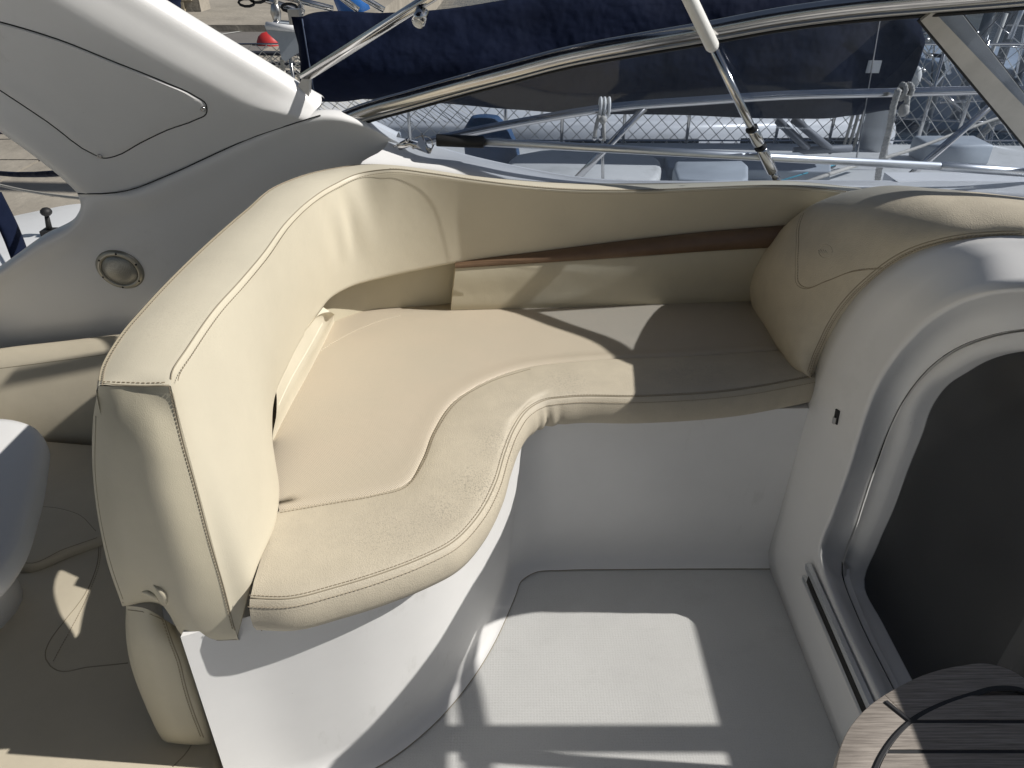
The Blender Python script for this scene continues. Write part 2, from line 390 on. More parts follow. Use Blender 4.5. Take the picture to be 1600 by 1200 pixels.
# seat base with S-curved front
T_ = [(-.530,.758),(-.43,.800),(-.33,.832),(-.23,.872),(-.14,.935),(-.075,1.02),(-.03,1.12),(.005,1.20),(.022,1.27),(.03,1.34),(.075,1.38),(.15,1.39),(.30,1.392),(.50,1.395),(.74,1.397)]
B_ = [(-.548,.758),(-.47,.795),(-.39,.825),(-.29,.875),(-.20,.955),(-.125,1.06),(-.075,1.16),(-.045,1.24),(-.025,1.30),(-.005,1.36),(.05,1.405),(.14,1.415),(.30,1.418),(.50,1.42),(.74,1.42)]
tr = cr([V((x, y, .525)) for x, y in T_], 6); br = cr([V((x, y, 0)) for x, y in B_], 6)
rows = [tr, lerp(tr, br, .02)]+[lerp(tr, br, t) for t in (.15, .3, .5, .7, .85, .93)]
nn = norm2(br)
rows += [[a+n*.006+V((0, 0, .028)) for a, n in zip(br, nn)], [a+n*.016+V((0, 0, .010)) for a, n in zip(br, nn)], [a+n*.034+V((0, 0, .0035)) for a, n in zip(br, nn)]]
b = MB(); b.grid(rows); base = b.build('seat_base', gelw, smooth=True); tag(base, 'white moulded seat base with a curved front under the cream seat', kind='structure')
b = MB(); b.add([(-.53,.758,.5245)]+[tuple(p) for p in tr]+[(.74,1.95,.5245),(-.53,1.95,.5245)], [tuple(range(1, len(tr)+3))]); b.build('seat_base_top', gelw, base)
b = MB(); b.grid([[V((-.530,.758,.5245)), V((-.53,1.95,.5245))], [V((-.548,.758,0)), V((-.548,1.95,0))]]); b.build('seat_base_side', gelw, base)
ed = [a+n*.0345+V((0, 0, .0025)) for a, n in zip(br, nn)]
b = MB(); b.tube(ed, .0012, 5); b.build('moulding_joint', seamc, base)

# coaming: inner side of the boat, smooth moulding
bot = PK([(-260,570,'y',2.02),(-120,556,'y',2.02),(0,546,'y',2.02),(90,536,'y',2.02),(180,526,'y',2.02)])+[V((-.80,2.02,.45)),V((-.70,2.02,.50)),V((-.58,2.02,.55)),V((-.45,2.02,.60)),V((-.35,2.02,.66)),V((-.25,2.02,.68)),V((-.1,2.02,.70)),V((.0,2.02,.72)),V((.1,2.02,.72))]
top = PK([(-260,560,'y',1.93),(-100,485,'y',1.93),(0,421,'y',1.935),(60,378,'y',1.94),(116,344,'y',1.945),(126,318,'y',1.945),(121,301,'y',1.945),(200,298,'y',1.945),(300,256,'y',1.945),(400,211,'y',1.945),(470,187,'y',1.945),(505,181,'y',1.95),(560,190,'y',1.96),(620,217,'y',1.985)])
mid1 = PK([(-260,562,'y',2.0),(-110,520,'y',2.0),(0,490,'y',1.998),(80,462,'y',1.994),(165,440,'y',1.992),(215,420,'y',1.99),(255,400,'y',1.988),(310,370,'y',1.985),(370,325,'y',1.98),(430,275,'y',1.976),(490,245,'y',1.974),(545,235,'y',1.974),(600,240,'y',1.975),(660,252,'y',1.975)])
mid2 = PK([(-260,561,'y',1.965),(-105,500,'y',1.965),(0,455,'y',1.965),(68,420,'y',1.967),(132,388,'y',1.968),(168,366,'y',1.968),(195,350,'y',1.967),(260,328,'y',1.966),(335,290,'y',1.963),(418,243,'y',1.960),(482,213,'y',1.958),(527,205,'y',1.960),(585,213,'y',1.967),(645,234,'y',1.975)])
ov = [p+V((0, .035, .008)) for p in top]; ov2 = [p+V((0, .09, -.03)) for p in top]; ov3 = [p+V((0, .14, -.15)) for p in top]; ov4 = [p+V((0, .15, -.45)) for p in top]
low = [V((p.x, p.y-.01, p.z-.35)) for p in bot]
gr = patch([bot, mid1, mid2, top, ov, ov2, ov3, ov4], 8, 6)
b = MB(); b.grid(gr); coam = b.build('side_coaming', gel, smooth=True); tag(coam, 'smooth white moulded side of the cockpit behind the cream backrest', kind='structure')
# forward ledge of the coaming running to the right under the windscreen
la = PK([(560,262,'y',1.88),(640,262,'y',1.90),(700,270,'y',1.90),(790,282,'y',1.905),(900,290,'y',1.91),(1050,293,'y',1.91),(1250,292,'y',1.905),(1450,299,'y',1.86),(1620,312,'y',1.72)])
lb = PK([(600,232,'y',1.95),(655,243,'y',1.955),(715,250,'y',1.955),(800,266,'y',1.955),(900,280,'y',1.955),(1050,287,'y',1.955),(1250,286,'y',1.95),(1450,290,'y',1.91),(1620,296,'y',1.80)])
lc = PK([(612,214,'y',1.99),(668,226,'y',2.0),(730,243,'y',2.0),(815,262,'y',2.0),(900,277,'y',2.0),(1050,284,'y',2.0),(1250,283,'y',1.995),(1450,284,'y',1.96),(1620,286,'y',1.85)])
ld = [p+V((0, .02, -.004)) for p in lc]; le = [p+V((0, .03, -.03)) for p in lc]; lf = [p+V((0, .05, -.3)) for p in lc]
l0 = [p+V((0, .0, -.06)) for p in la]; l00 = [p+V((0, .01, -.28)) for p in la]
b = MB(); b.grid(patch([l00, l0, la, lb, lc, ld, le, lf], 8, 4)); ledge = b.build('coaming_ledge', gel, coam, smooth=True)
b = MB(); b.box((-1.12, 2.08, -1.3), (5, 2.5, .66)); b.build('side_deck', gelw, coam)
b = MB(); b.box((1.05, 1.36, .3), (2.9, 2.05, .88)); b.build('dashboard', gelw, coam)
# inner recess wall behind the seat
wr = [V((-.53,1.50,.0)),V((-.50,1.62,.0)),V((-.40,1.745,0)),V((-.25,1.79,0)),V((0,1.84,0)),V((.4,1.86,0)),V((.8,1.86,0))]
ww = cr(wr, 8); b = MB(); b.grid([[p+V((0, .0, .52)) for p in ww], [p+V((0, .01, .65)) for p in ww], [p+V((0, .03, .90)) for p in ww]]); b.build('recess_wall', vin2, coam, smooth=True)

# ------------------------------------------------ companionway bulkhead (arch moulding)
xs = [.70,.70,.70,.70,.70,.702,.708,.72,.75,.785,.84,.90]
def arow(px, xs_, mirror=True, sill=None):
    pts = [P(u, v, x=x) for (u, v), x in zip(px, xs_)]
    if sill: pts = [V((sill[0], y, sill[1])) for y in (.62, .92, pts[0].y-.10)]+pts
    if mirror:
        c = .62; pts += [V((p.x, 2*c-p.y, p.z)) for p in reversed(pts[:-1])]
    return pts
A = arow([(1200,880),(1215,800),(1232,720),(1247,645),(1268,590),(1290,535),(1322,480),(1372,428),(1440,388),(1510,373),(1600,368),(1690,374)], xs, sill=(.70, 0))
C = arow([(1240,880),(1257,800),(1278,720),(1300,650),(1322,595),(1350,540),(1385,490),(1430,450),(1490,415),(1550,400),(1620,395),(1710,402)], [x-.002 for x in xs], sill=(.700, .11))
C1 = [a.lerp(c, .45)+V((-.007, 0, .002)) for a, c in zip(A, C)]
D = arow([(1277,865),(1297,800),(1322,730),(1344,655),(1362,605),(1388,560),(1420,520),(1460,487),(1510,463),(1560,452),(1620,449),(1715,455)], [.715,.715,.715,.715,.715,.712,.712,.712,.72,.735,.76,.80], sill=(.715, .207))
D0 = [c.lerp(d, .7)+V((.006, 0, 0)) for c, d in zip(C, D)]
D1 = arow([(1283,868),(1304,800),(1329,731),(1352,657),(1371,608),(1397,565),(1429,527),(1468,495),(1517,471),(1564,460),(1621,456),(1716,462)], [.719,.719,.719,.719,.719,.716,.716,.717,.725,.74,.765,.805], sill=(.724, .209))
E = arow([(1290,872),(1312,800),(1337,732),(1361,658),(1381,612),(1406,572),(1438,536),(1476,505),(1523,482),(1568,470),(1622,466),(1717,471)], [.755,.755,.755,.755,.753,.752,.750,.752,.76,.77,.795,.835], sill=(.752, .190))
G = arow([(1315,896),(1338,815),(1362,740),(1388,670),(1405,635),(1428,600),(1458,568),(1495,543),(1535,527),(1570,518),(1620,512),(1718,515)], [.80,.795,.79,.785,.78,.775,.772,.772,.775,.785,.805,.84], sill=(.795, .138))
H = arow([(1319,899),(1342,817),(1366,742),(1392,672),(1409,638),(1432,603),(1462,572),(1498,547),(1538,531),(1572,522),(1621,516),(1718,519)], [.802,.797,.792,.787,.782,.777,.774,.774,.777,.787,.807,.842], sill=(.80, .134))
I = arow([(1337,919),(1358,850),(1381,795),(1402,735),(1424,679),(1437,640),(1460,605),(1492,582),(1530,561),(1566,551),(1615,546),(1718,550)], [.835,.83,.825,.82,.815,.81,.805,.80,.80,.805,.82,.86], sill=(.835, .118))
J = [p+V((.022, 0, 0)) for p in I]
AT = [a+V((.10, .02, .0)) for a in A]
def wr_(rows, k=5): return [cr(r, k) for r in rows]
rr = wr_([AT, A, C1, C, D0, D, D1, E, G])
b = MB(); b.grid(rr); bulk = b.build('bulkhead', gel, smooth=True); tag(bulk, 'white moulded bulkhead arching round the companionway door', kind='structure')
b = MB(); b.grid(wr_([[g+V((.003,0,0)) for g in G], [h+V((.013,0,0)) for h in H]])); b.build('door_rebate', gelw, bulk, smooth=True)
Gs, Hs = G[5:-5], H[5:-5]
b = MB(); b.grid(wr_([[g+V((.001,0,0)) for g in Gs], [g+V((.009,0,0)) for g in Gs], [h+V((.009,0,0)) for h in Hs], [h+V((.001,0,0)) for h in Hs]])); b.build('door_seal', dark, bulk, smooth=True)
b = MB(); b.grid(wr_([H, [h.lerp(i, .08)+V((-.004,0,0)) for h, i in zip(H, I)], [h.lerp(i, .9)+V((-.003,0,0)) for h, i in zip(H, I)], I, J])); b.build('door_surround', gelw, bulk, smooth=True)
# sill
prof = [(.812,.05),(.83,.105),(.848,.107),(.850,.10),(.850,-.3)]
b = MB(); b.grid([[V((x, y, z)) for x, z in prof] for y in (-.05, .4, .8, 1.1, 1.26)])
b.build('sill', mat('dark_sill', (.14, .145, .15), .5, noise=(9, .2)), bulk, auto=50)
# chrome door tracks on the sill
for (p0, p1, hw) in (((1262,884),(1362,1108),.0055), ((1256,902),(1351,1120),.004)):
    b = MB(); a0 = P(*p0, x=.7035); a1 = P(*p1, x=.7035); a1 = a0+(a1-a0)*2.2
    b.obox((a0+a1)/2, (a1-a0)/2, V((hw, 0, 0)), V((0, 0, hw*1.6))); b.build('door_track', alu, bulk, auto=40)
b = MB(); a0 = P(1264,905,x=.701); a1 = P(1356,1118,x=.701); a1 = a0+(a1-a0)*2.2; b.obox((a0+a1)/2, (a1-a0)/2, V((.004,0,0)), V((0,0,.010))); b.build('track_gap', dark, bulk)
# cabin interior behind (roof left open to let the sun reach the cockpit floor)
b = MB(); 
b.add([(.87,-.1,-.75),(3,-.1,-.75),(3,1.36,-.75),(.87,1.36,-.75)], [(0,1,2,3)])
b.add([(.92,1.34,-.75),(3,1.34,-.75),(3,1.34,.9),(.92,1.34,.9)], [(0,1,2,3)])
b.add([(.87,-.12,-.75),(3,-.12,-.75),(3,-.12,1.0),(.87,-.12,1.0)], [(3,2,1,0)])
b.add([(2.9,-.12,-.75),(2.9,1.36,-.75),(2.9,1.36,1.0),(2.9,-.12,1.0)], [(0,1,2,3)])
b.add([(.852,-.12,-.75),(.852,1.36,-.75),(.852,1.36,.09),(.852,-.12,.09)], [(0,1,2,3)])
b.build('cabin_interior', cabin, bulk)
b = MB(); b.box((1.06, .35, -.5), (1.5, .98, .10)); b.build('cabin_step', gelw, bulk)
b = MB(); b.box((1.0, .785, 1.08), (1.9, .845, 1.14)); b.build('floor_band_shader', gelw, bulk)  # unseen bar added to cast the shadow band across the cockpit floor
b = MB(); b.box((1.67, -.12, 1.02), (2.95, 1.36, 1.06)); b.build('sill_shade_panel', gelw, bulk)  # unseen panel added to keep the sun off the door sill
# smoked door pane
dr = empty('companionway_door', (.79, .7, .25), 'dark smoked acrylic door with rounded top in the white bulkhead', 'door')
ic = cr(I, 5); pane = [V((p.x+.02, p.y, p.z)) for p in ic]
b = MB(); n_ = len(pane); b.v = pane+[V((.785, pane[-1].y, .22)), V((.785, pane[0].y, .22))]; b.f = [tuple(range(n_+2))]
# fan from strips: pair left and right halves
b = MB(); n_ = len(pane); h_ = n_//2; Lh = pane[:h_+1]; Rh = list(reversed(pane))[:h_+1]
b.grid([[p for p in Lh], [q_ for q_ in Rh]])

b.build('door_pane', dglass, dr)
b = MB(); y0 = P(1578,1000,x=.86).y; b.box((.862, y0-.03, .1), (.878, y0, .85)); b.build('door_stile', blackr, dr)
# little catch on the bulkhead
lt = empty('door_catch', P(1308,651,x=.68), 'small dark metal catch screwed to the white bulkhead', 'catch')
c0, _n = drape(bulk, [(1310,640),(1306,662)], .001, 1); ax = (c0[-1]-c0[0]).normalized(); nn0 = _n[0]; sd = ax.cross(nn0)
b = MB(); b.obox((c0[0]+c0[-1])/2, ax*.017, sd*.0055, nn0*.002); b.build('plate', blackr, lt)
b = MB(); b.obox(c0[-1]-ax*.010+nn0*.003, ax*.008, sd*.0035, nn0*.004); b.build('tongue', steel, lt)

# ------------------------------------------------ the rest of the cockpit behind the camera
b = MB(); b.box((-2.4, -1.75, 0), (2.9, -1.6, .95)); b.build('far_coaming', gelw, coam)
b = MB(); b.box((.95, -1.6, .2), (2.9, -.14, .9)); b.build('helm_console', gelw, coam)
cn = empty('canopy', (-1.0, -.1, 2.2), 'unseen navy canopy on steel bows added above the aft cockpit to dim the sky', 'canopy')  # out of view, added to darken the sky light on the shaded mouldings
CX = [-2.6, -2.1, -1.5, -.9, -.3, .05]
rows = [[V((x, y, 2.22-.10*(y/1.7)**2-.02*math.sin(x*5))) for y in [-1.7+.2*k for k in range(18)]] for x in CX]
b = MB(); b.grid(rows); b.grid([[p-V((0,0,.006)) for p in r_] for r_ in rows]); b.build('sky_shade_cloth', navy, cn, True)
for x in CX[::2]:
    b = MB(); b.tube([V((x, y, 2.20-.10*(y/1.7)**2-.02)) for y in [-1.7+.2*k for k in range(18)]], .012, 8); b.build('bow', steel, cn, True)

# ================================================================== CUSHIONS
# ---- seat
Fp = [(390,936),(450,937),(525,919),(600,896),(660,873),(707,849),(749,805),(775,756),(790,707),(805,670),(827,640),(850,627),(885,622),(1000,621),(1150,611),(1275,589)]
Sp = [(436,797),(480,790),(532,781),(587,771),(634,756),(659,719),(677,674),(711,625),(760,595),(831,572),(869,567),(915,563),(965,560),(1060,557),(1150,551),(1245,545)]
Bp = [(424,700),(440,655),(465,605),(490,560),(510,520),(530,499),(560,491),(620,489),(690,488),(760,486),(830,484),(900,481),(960,479),(1040,475),(1110,471),(1190,466)]
K = 8
Fc = cr(pxc(Fp, z=.600), K); Sc = cr(pxc(Sp, z=.600), K); Bc = cr(pxc(Bp, z=.598), K)
st = empty('seat_cushion', (0, 1.2, .525), 'large cream seat cushion with an S-curved front and a perforated centre', 'cushion')
def zadd(A_, dz): return [a+V((0, 0, dz)) for a in A_]
def puff(Aa, Bb, n, h, t0=0, t1=1):
    return [zadd(lerp(Aa, Bb, t0+(t1-t0)*i/(n-1)), h*math.sin(math.pi*min(1, max(0, (t0+(t1-t0)*i/(n-1))*.9+.05)))) for i in range(n)]
nb_ = norm2(Bc); Bo = [p-n*.06+V((0, .02, -.012)) for p, n in zip(Bc, nb_)]; Bo2 = [p+V((0, 0, -.06)) for p in Bo]
def near(Aa, Bb, d): return [a+(b_-a).normalized()*d for a, b_ in zip(Aa, Bb)]
rows = [Bo2, Bo, Bc]+puff(Bc, Sc, 14, .006)[1:-1]+[zadd(near(Sc, Bc, .020), .003), zadd(near(Sc, Bc, .008), .0015), zadd(near(Sc, Bc, .0025), -.0005), zadd(Sc, -.004)]
b = MB(); b.grid(rows); seatp = b.build('centre_panel', perf, st, smooth=True)
nf = norm2(Fc)
def off(d, dz): return [a+n*d+V((0, 0, dz)) for a, n in zip(Fc, nf)]
rows = [zadd(Sc, -.004), zadd(near(Sc, Fc, .002), -.0005), zadd(near(Sc, Fc, .006), .0015), zadd(near(Sc, Fc, .015), .003)]+[zadd(lerp(Sc, Fc, t), .004+.004*math.sin(math.pi*t)) for t in (.25, .4, .55, .7, .85)]+[off(-.012, .004), off(-.005, .001), off(0, -.002)]
b = MB(); b.grid(rows); border = b.build('border_panel', worn, st, smooth=True)
def gath(i, dz):
    return 0 if dz > -.008 else .0042*min(1, (-dz)/.05)*math.sin((i-80)*1.25)*math.exp(-((i-89)/6)**2)
def off(d, dz): return [a+n*(d+gath(i, dz))+V((0, 0, dz)) for i, (a, n) in enumerate(zip(Fc, nf))]
rows = [off(0, -.002), off(.004, -.006), off(.008, -.014), off(.012, -.03), off(.012, -.05), off(.006, -.066), off(-.006, -.075), off(-.04, -.077)]
# left end closed
b = MB(); b.grid(rows); fr = b.build('front_panel', worn, st, smooth=True)
e0 = [r[0] for r in rows]; ctr = [V((-.38, .87, p.z)) for p in e0]
lft = cr([Fc[0], Fc[0].lerp(Sc[0], .5), Sc[0], Sc[0].lerp(Bc[0], .5), Bc[0]], 4)
b = MB(); b.grid([zadd(lft, -.001), [p+V((-.006, 0, -.02)) for p in lft], [p+V((-.006, 0, -.055)) for p in lft], [p+V((.005, 0, -.077)) for p in lft]]); b.build('end_panel', worn, st, smooth=True)
fs_pix = [(392,936)]+Fp[1:-1]+[(1268,590)]
seam(border, [(u, v-1.5) for u, v in fs_pix], r=.0012, off=0, parent=st)
pts = off(-.0055, .0022); nz = [V((0, 0, 1))]*len(pts); b = MB(); stitch_mb(b, pts, nz, 1, 0); pts2 = off(.0075, -.009); stitch_mb(b, pts2, [V((n.x*.7, n.y*.7, .7)) for n in nf], 1, 0)
tag(b.build('stitching', thread, st), kind='stuff')
stitches(seatp, [(490,556),(520,536),(560,515),(600,500),(628,493)], (1,), 0, m=threadw, parent=st)
stitches(border, [(440,801),(480,794),(532,785),(587,775),(636,760),(663,722),(681,677),(714,629),(762,599),(831,576)], (1,), 0, parent=st)
# ---- wrap-round backrest
OTc = PK([(154,603,'y',.785),(159,576,'z',.985),(187,527,'z',.99),(225,482,'z',.99),(270,434,'z',.99),(311,394,'z',.99),(386,328,'z',.988),(435,290,'y',1.62),(480,273,'y',1.71),(520,264,'y',1.77),(575,258,'y',1.83),(640,263,'y',1.85),(700,272,'y',1.855),(860,286,'y',1.86),(1000,289,'y',1.86),(1100,287,'y',1.86),(1225,284,'y',1.86),(1345,295,'y',1.86)])
ITc = PK([(267,603,'y',.775),(270,580,'z',.988),(292,546,'z',.988),(337,482,'z',.988),(375,440,'z',.988),(409,400,'z',.987),(450,345,'z',.985),(487,311,'z',.98),(522,289,'z',.973),(560,272,'y',1.712),(612,265,'y',1.722),(669,271,'y',1.733),(744,282,'y',1.745),(875,296,'y',1.76),(1006,298,'y',1.76),(1100,294,'y',1.76),(1225,291,'y',1.76),(1345,303,'y',1.76)])
IBc = PK([(371,996,'y',.775),(397,900,'x',-.412),(431,812,'x',-.415),(435,772,'x',-.425),(424,695,'x',-.452),(424,640,'z',.69),(450,569,'z',.70),(495,494,'z',.70),(520,463,'z',.705),(546,449,'z',.71),(600,434,'y',1.715),(655,422,'y',1.75),(712,411,'y',1.773),(860,393,'y',1.80),(1000,377,'y',1.815),(1112,364,'y',1.815),(1225,357,'y',1.815),(1300,352,'y',1.815)])
OT, IT, IB = cr(OTc, 7), cr(ITc, 7), cr(IBc, 7)
br_ = empty('backrest', (-.5, 1.2, .6), 'cream wrap-round backrest curving from the left end along the cockpit side', 'backrest cushion')
outn = [(a-c).normalized() for a, c in zip(OT, IT)]
dnv = [(c-a).normalized() for a, c in zip(IT, IB)]
IT1 = [a+o*.010+V((0,0,.002)) for a, o in zip(IT, outn)]; IT2 = [a+o*.003+V((0,0,.001)) for a, o in zip(IT, outn)]
OT1 = [a-o*.010+V((0,0,.002)) for a, o in zip(OT, outn)]
TM = [[a.lerp(c, t)+V((0, 0, .007*math.sin(math.pi*t)*min(1, i/5))) for i, (a, c) in enumerate(zip(OT, IT))] for t in (.25, .5, .75)]
b = MB(); b.grid([OT, OT1]+TM+[IT1, IT2, IT]); topp = b.build('top_panel', vin, br_, smooth=True)
inn = [-o for o in outn]
def fold(i, t):
    # soft creases where the cover is pulled round the corner
    s = 0
    for (c, w_, a_) in ((52, 1.8, .002), (55, 1.3, -.002), (58, 1.5, .003), (61, 1.3, -.003), (64, 1.8, .003)):
        s += 1.5*a_*math.exp(-((i-c-8*(t-.4))/w_)**2)*math.sin(math.pi*min(1, t*1.3))
    return s
rows = []
for t in [0, .015, .04, .08, .15, .22, .3, .38, .46, .54, .62, .7, .78, .86, .92, .96, .985, 1]:
    bul = 1
    r_ = []
    for i in range(len(IT)):
        k = min(1, i/14)**1.5; far = min(1, max(0, (i-54)/34)); far = far*far*(3-2*far); bul = .010*math.sin(math.pi*t)*(1-1.5*far)+(.003 if .01 < t < .99 else 0); r_.append(IT[i].lerp(IB[i], t)+inn[i]*(bul*k+fold(i, t)))
    rows.append(r_)
inb = [p-n*.05+V((0, 0, -.004)) for p, n in zip(IB, inn)]; inb2 = [p-n*.08+V((0, 0, .02)) for p, n in zip(IB, inn)]
b = MB(); b.grid(rows+[inb, inb2]); face = b.build('inner_panel', vin, br_, smooth=True)
OBs = []
for (d, dz) in ((.006, -.008), (.010, -.03), (.018, -.1), (.04, -.25), (.06, -.40)):
    OBs.append([p+o*d+V((0, 0, dz)) for p, o in zip(OT, outn)])
b = MB(); b.grid([OT]+[r[:8*7] for r in OBs] if False else [OT]+OBs); b.build('outer_panel', vin, br_, smooth=True)
# near end cap
cap = [PK([(154,603,'y',.785),(190,604,'y',.783),(230,604,'y',.781),(267,603,'y',.775)]),
       PK([(146,650,'y',.795),(190,655,'y',.768),(240,660,'y',.762),(279,655,'y',.775)]),
       PK([(145,740,'y',.80),(190,745,'y',.762),(250,750,'y',.752),(302,740,'y',.775)]),
       PK([(156,825,'y',.80),(200,835,'y',.764),(270,845,'y',.752),(327,838,'y',.775)]),
       PK([(171,890,'y',.80),(215,900,'y',.770),(290,912,'y',.757),(346,903,'y',.775)]),
       PK([(185,930,'y',.80),(232,925,'y',.780),(290,970,'y',.765),(362,968,'y',.775)]),
       PK([(190,944,'y',.805),(248,941,'y',.800),(290,997,'y',.782),(378,1000,'y',.777)]),
       PK([(190,945,'y',.84),(250,945,'y',.84),(290,990,'y',.83),(378,995,'y',.82)])]
for i_, r_ in enumerate(cap[:7]): r_[-1] = IT[0].lerp(IB[0], (0, .12, .34, .59, .76, .92, 1)[i_])
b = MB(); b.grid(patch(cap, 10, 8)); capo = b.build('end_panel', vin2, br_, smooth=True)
# seams
seam(topp, [(161,600),(195,602),(232,603),(264,602)], parent=br_, r=.0013)
def seam3(pts, name='seam', m=seamc, r=.001, parent=None, step=.012):
    b = MB(); b.tube(arclen(pts, step), r, 6); return b.build(name, m, parent, True)
seam3([p+V((0,0,.0012)) for p in IT[3:]], parent=br_); seam3([p+V((0,0,.001)) for p in OT[2:]], parent=br_, r=.0012)
b = MB(); u3 = [V((0,0,1))]*len(OT)
stitch_mb(b, [p+V((0,0,.0028)) for p in [a-o*.006 for a, o in zip(OT, outn)]], u3, 1, 0)
stitch_mb(b, [a+n*.0075-V((0,0,.006)) for a, n in zip(IT[5:], inn[5:])], [n for n in inn[5:]], 1, 0)
stitch_mb(b, [a+o*.006+V((0,0,.0022)) for a, o in zip(IT[70:], outn[70:])], u3, 1, 0)
tag(b.build('stitching', thread, br_), kind='stuff')
stitches(topp, [(163,597),(195,598),(232,599),(264,598)], (1,), 0, parent=br_)
vs = [(269,606),(285,681),(307,760),(330,847),(349,911),(368,985)]
seam(capo, [(u-1, v) for u, v in vs], parent=br_, r=.0010); stitches(capo, [(u-4, v) for u, v in vs], (1,), 0, parent=br_)
seam(capo, [(191,941),(215,945),(246,944)], parent=br_); seam(capo, [(294,994),(330,1000),(370,999)], parent=br_)
seam(capo, [(150,650),(149,740),(160,825),(176,890),(192,936)], parent=br_, r=.0008)
b = MB()
for pix, r0 in (([(222,925),(236,926),(248,938)], .005), ([(240,914),(254,924),(260,944)], .006)):
    pp, nq = drape(capo, pix, .0, 6)
    if len(pp) > 3: b.tube(pp, [r0*math.sin(math.pi*(i+.4)/(len(pp)))+.0006 for i in range(len(pp))], 8)
b.build('pulled_fold', vin2, br_, True)

# ---- lower pad under the near end
lp = empty('lower_pad', (-.6, .82, .2), 'narrow upright cream pad below the near end of the backrest', 'cushion')
pad = [PK([(197,950,'y',.84),(200,947,'y',.815),(228,951,'y',.80),(257,968,'y',.81),(284,985,'y',.85)]),
       PK([(196,975,'y',.84),(202,985,'y',.810),(235,990,'y',.79),(268,1000,'y',.80),(290,1010,'y',.85)]),
       PK([(202,1030,'y',.84),(212,1035,'y',.810),(248,1038,'y',.79),(284,1045,'y',.80),(301,1050,'y',.85)]),
       PK([(222,1090,'y',.84),(230,1095,'y',.810),(266,1100,'y',.79),(302,1100,'y',.80),(314,1102,'y',.85)]),
       PK([(246,1140,'y',.84),(250,1148,'y',.810),(284,1150,'y',.79),(318,1150,'y',.80),(327,1146,'y',.85)]),
       PK([(250,1146,'y',.84),(254,1155,'y',.812),(286,1159,'y',.795),(321,1160,'y',.802),(328,1155,'y',.85)]),
       PK([(252,1140,'y',.87),(256,1150,'y',.87),(288,1152,'y',.87),(321,1152,'y',.87),(328,1148,'y',.87)])]
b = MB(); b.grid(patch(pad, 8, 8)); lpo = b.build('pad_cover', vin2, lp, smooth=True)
sp = [(258,970),(268,1000),(281,1035),(290,1072),(301,1108),(318,1152)]
seam(lpo, sp, parent=lp); stitches(lpo, [(u-4, v) for u, v in sp], (1,), 0, parent=lp); seam(lpo, [(200,953),(228,957),(254,968)], parent=lp)

# ---- upright strip cushion between backrest and seat
sc_ = empty('gap_pad', (-.46, 1.3, .6), 'thin cream pad standing in the gap between backrest and seat', 'cushion')
tp = P3([(430,610,.70),(452,560,.70),(480,520,.70),(500,492,.70),(516,487,.70)], 'z'); 
bt = P3([(426,684,.605),(452,634,.605),(480,583,.605),(505,535,.605),(522,500,.605)], 'z')
lf_ = P3([(410,640,.68),(430,590,.70),(460,540,.71),(490,500,.71),(505,480,.71)], 'z')
b = MB(); b.grid(patch([lf_, tp, [a.lerp(c, .5)+V((.006,0,.004)) for a, c in zip(tp, bt)], bt, [p+V((0,0,-.05)) for p in bt]], 6, 6)); gp = b.build('pad_cover', vin, sc_, smooth=True)
seam(gp, [(432,640),(455,592),(482,545),(504,505)], parent=sc_, m=threadw)

# ---- lower back cushion on the far side, with brown trim
lbk = empty('side_back_cushion', (.3, 1.75, .6), 'cream lower back cushion along the side, brown leather trim on top', 'cushion')
t0 = PK([(712,418,'y',1.765),(860,410,'y',1.775),(1000,401,'y',1.78),(1112,393,'y',1.78),(1200,388,'y',1.78)])
t1 = PK([(704,488,'y',1.76),(860,485,'y',1.775),(1000,480,'y',1.79),(1112,475,'y',1.80),(1185,471,'y',1.805)])
m0 = [a.lerp(c, .55)+V((0,-.006,0)) for a, c in zip(t0, t1)]
sd0 = [p+V((-.0,.05,0)) for p in t0]; sd1 = [p+V((0,.05,-.01)) for p in t1]
b = MB(); b.grid(patch([sd0, t0, [a.lerp(c, .08)+V((0,-.003,0)) for a, c in zip(t0, t1)], m0, [a.lerp(c, .93)+V((0,-.004,0)) for a, c in zip(t0, t1)], t1, sd1], 8, 5))
e_ = [t0[0], m0[0], t1[0]]; b.grid([cr(e_, 4), cr([p+V((-.004,.05,0)) for p in e_], 4)])
b.build('back_panel', vin2, lbk, smooth=True)
u0 = PK([(711,411,'y',1.77),(860,394,'y',1.785),(1000,378,'y',1.79),(1112,366,'y',1.79),(1235,356,'y',1.79)])
u1 = PK([(711,418,'y',1.76),(860,409,'y',1.772),(1000,400,'y',1.776),(1112,392,'y',1.776),(1210,387,'y',1.776)])
um = [a.lerp(c, .5)+V((0, -.012*min(1, .3+i*.2), 0)) for i, (a, c) in enumerate(zip(u0, u1))]
b = MB(); b.grid(patch([[p+V((0,.03,.0)) for p in u0], u0, um, u1, [p+V((0,.03,0)) for p in u1]], 8, 5)); bt_ = b.build('brown_trim', brown, lbk, smooth=True); tag(bt_, 'tapering brown leather trim')

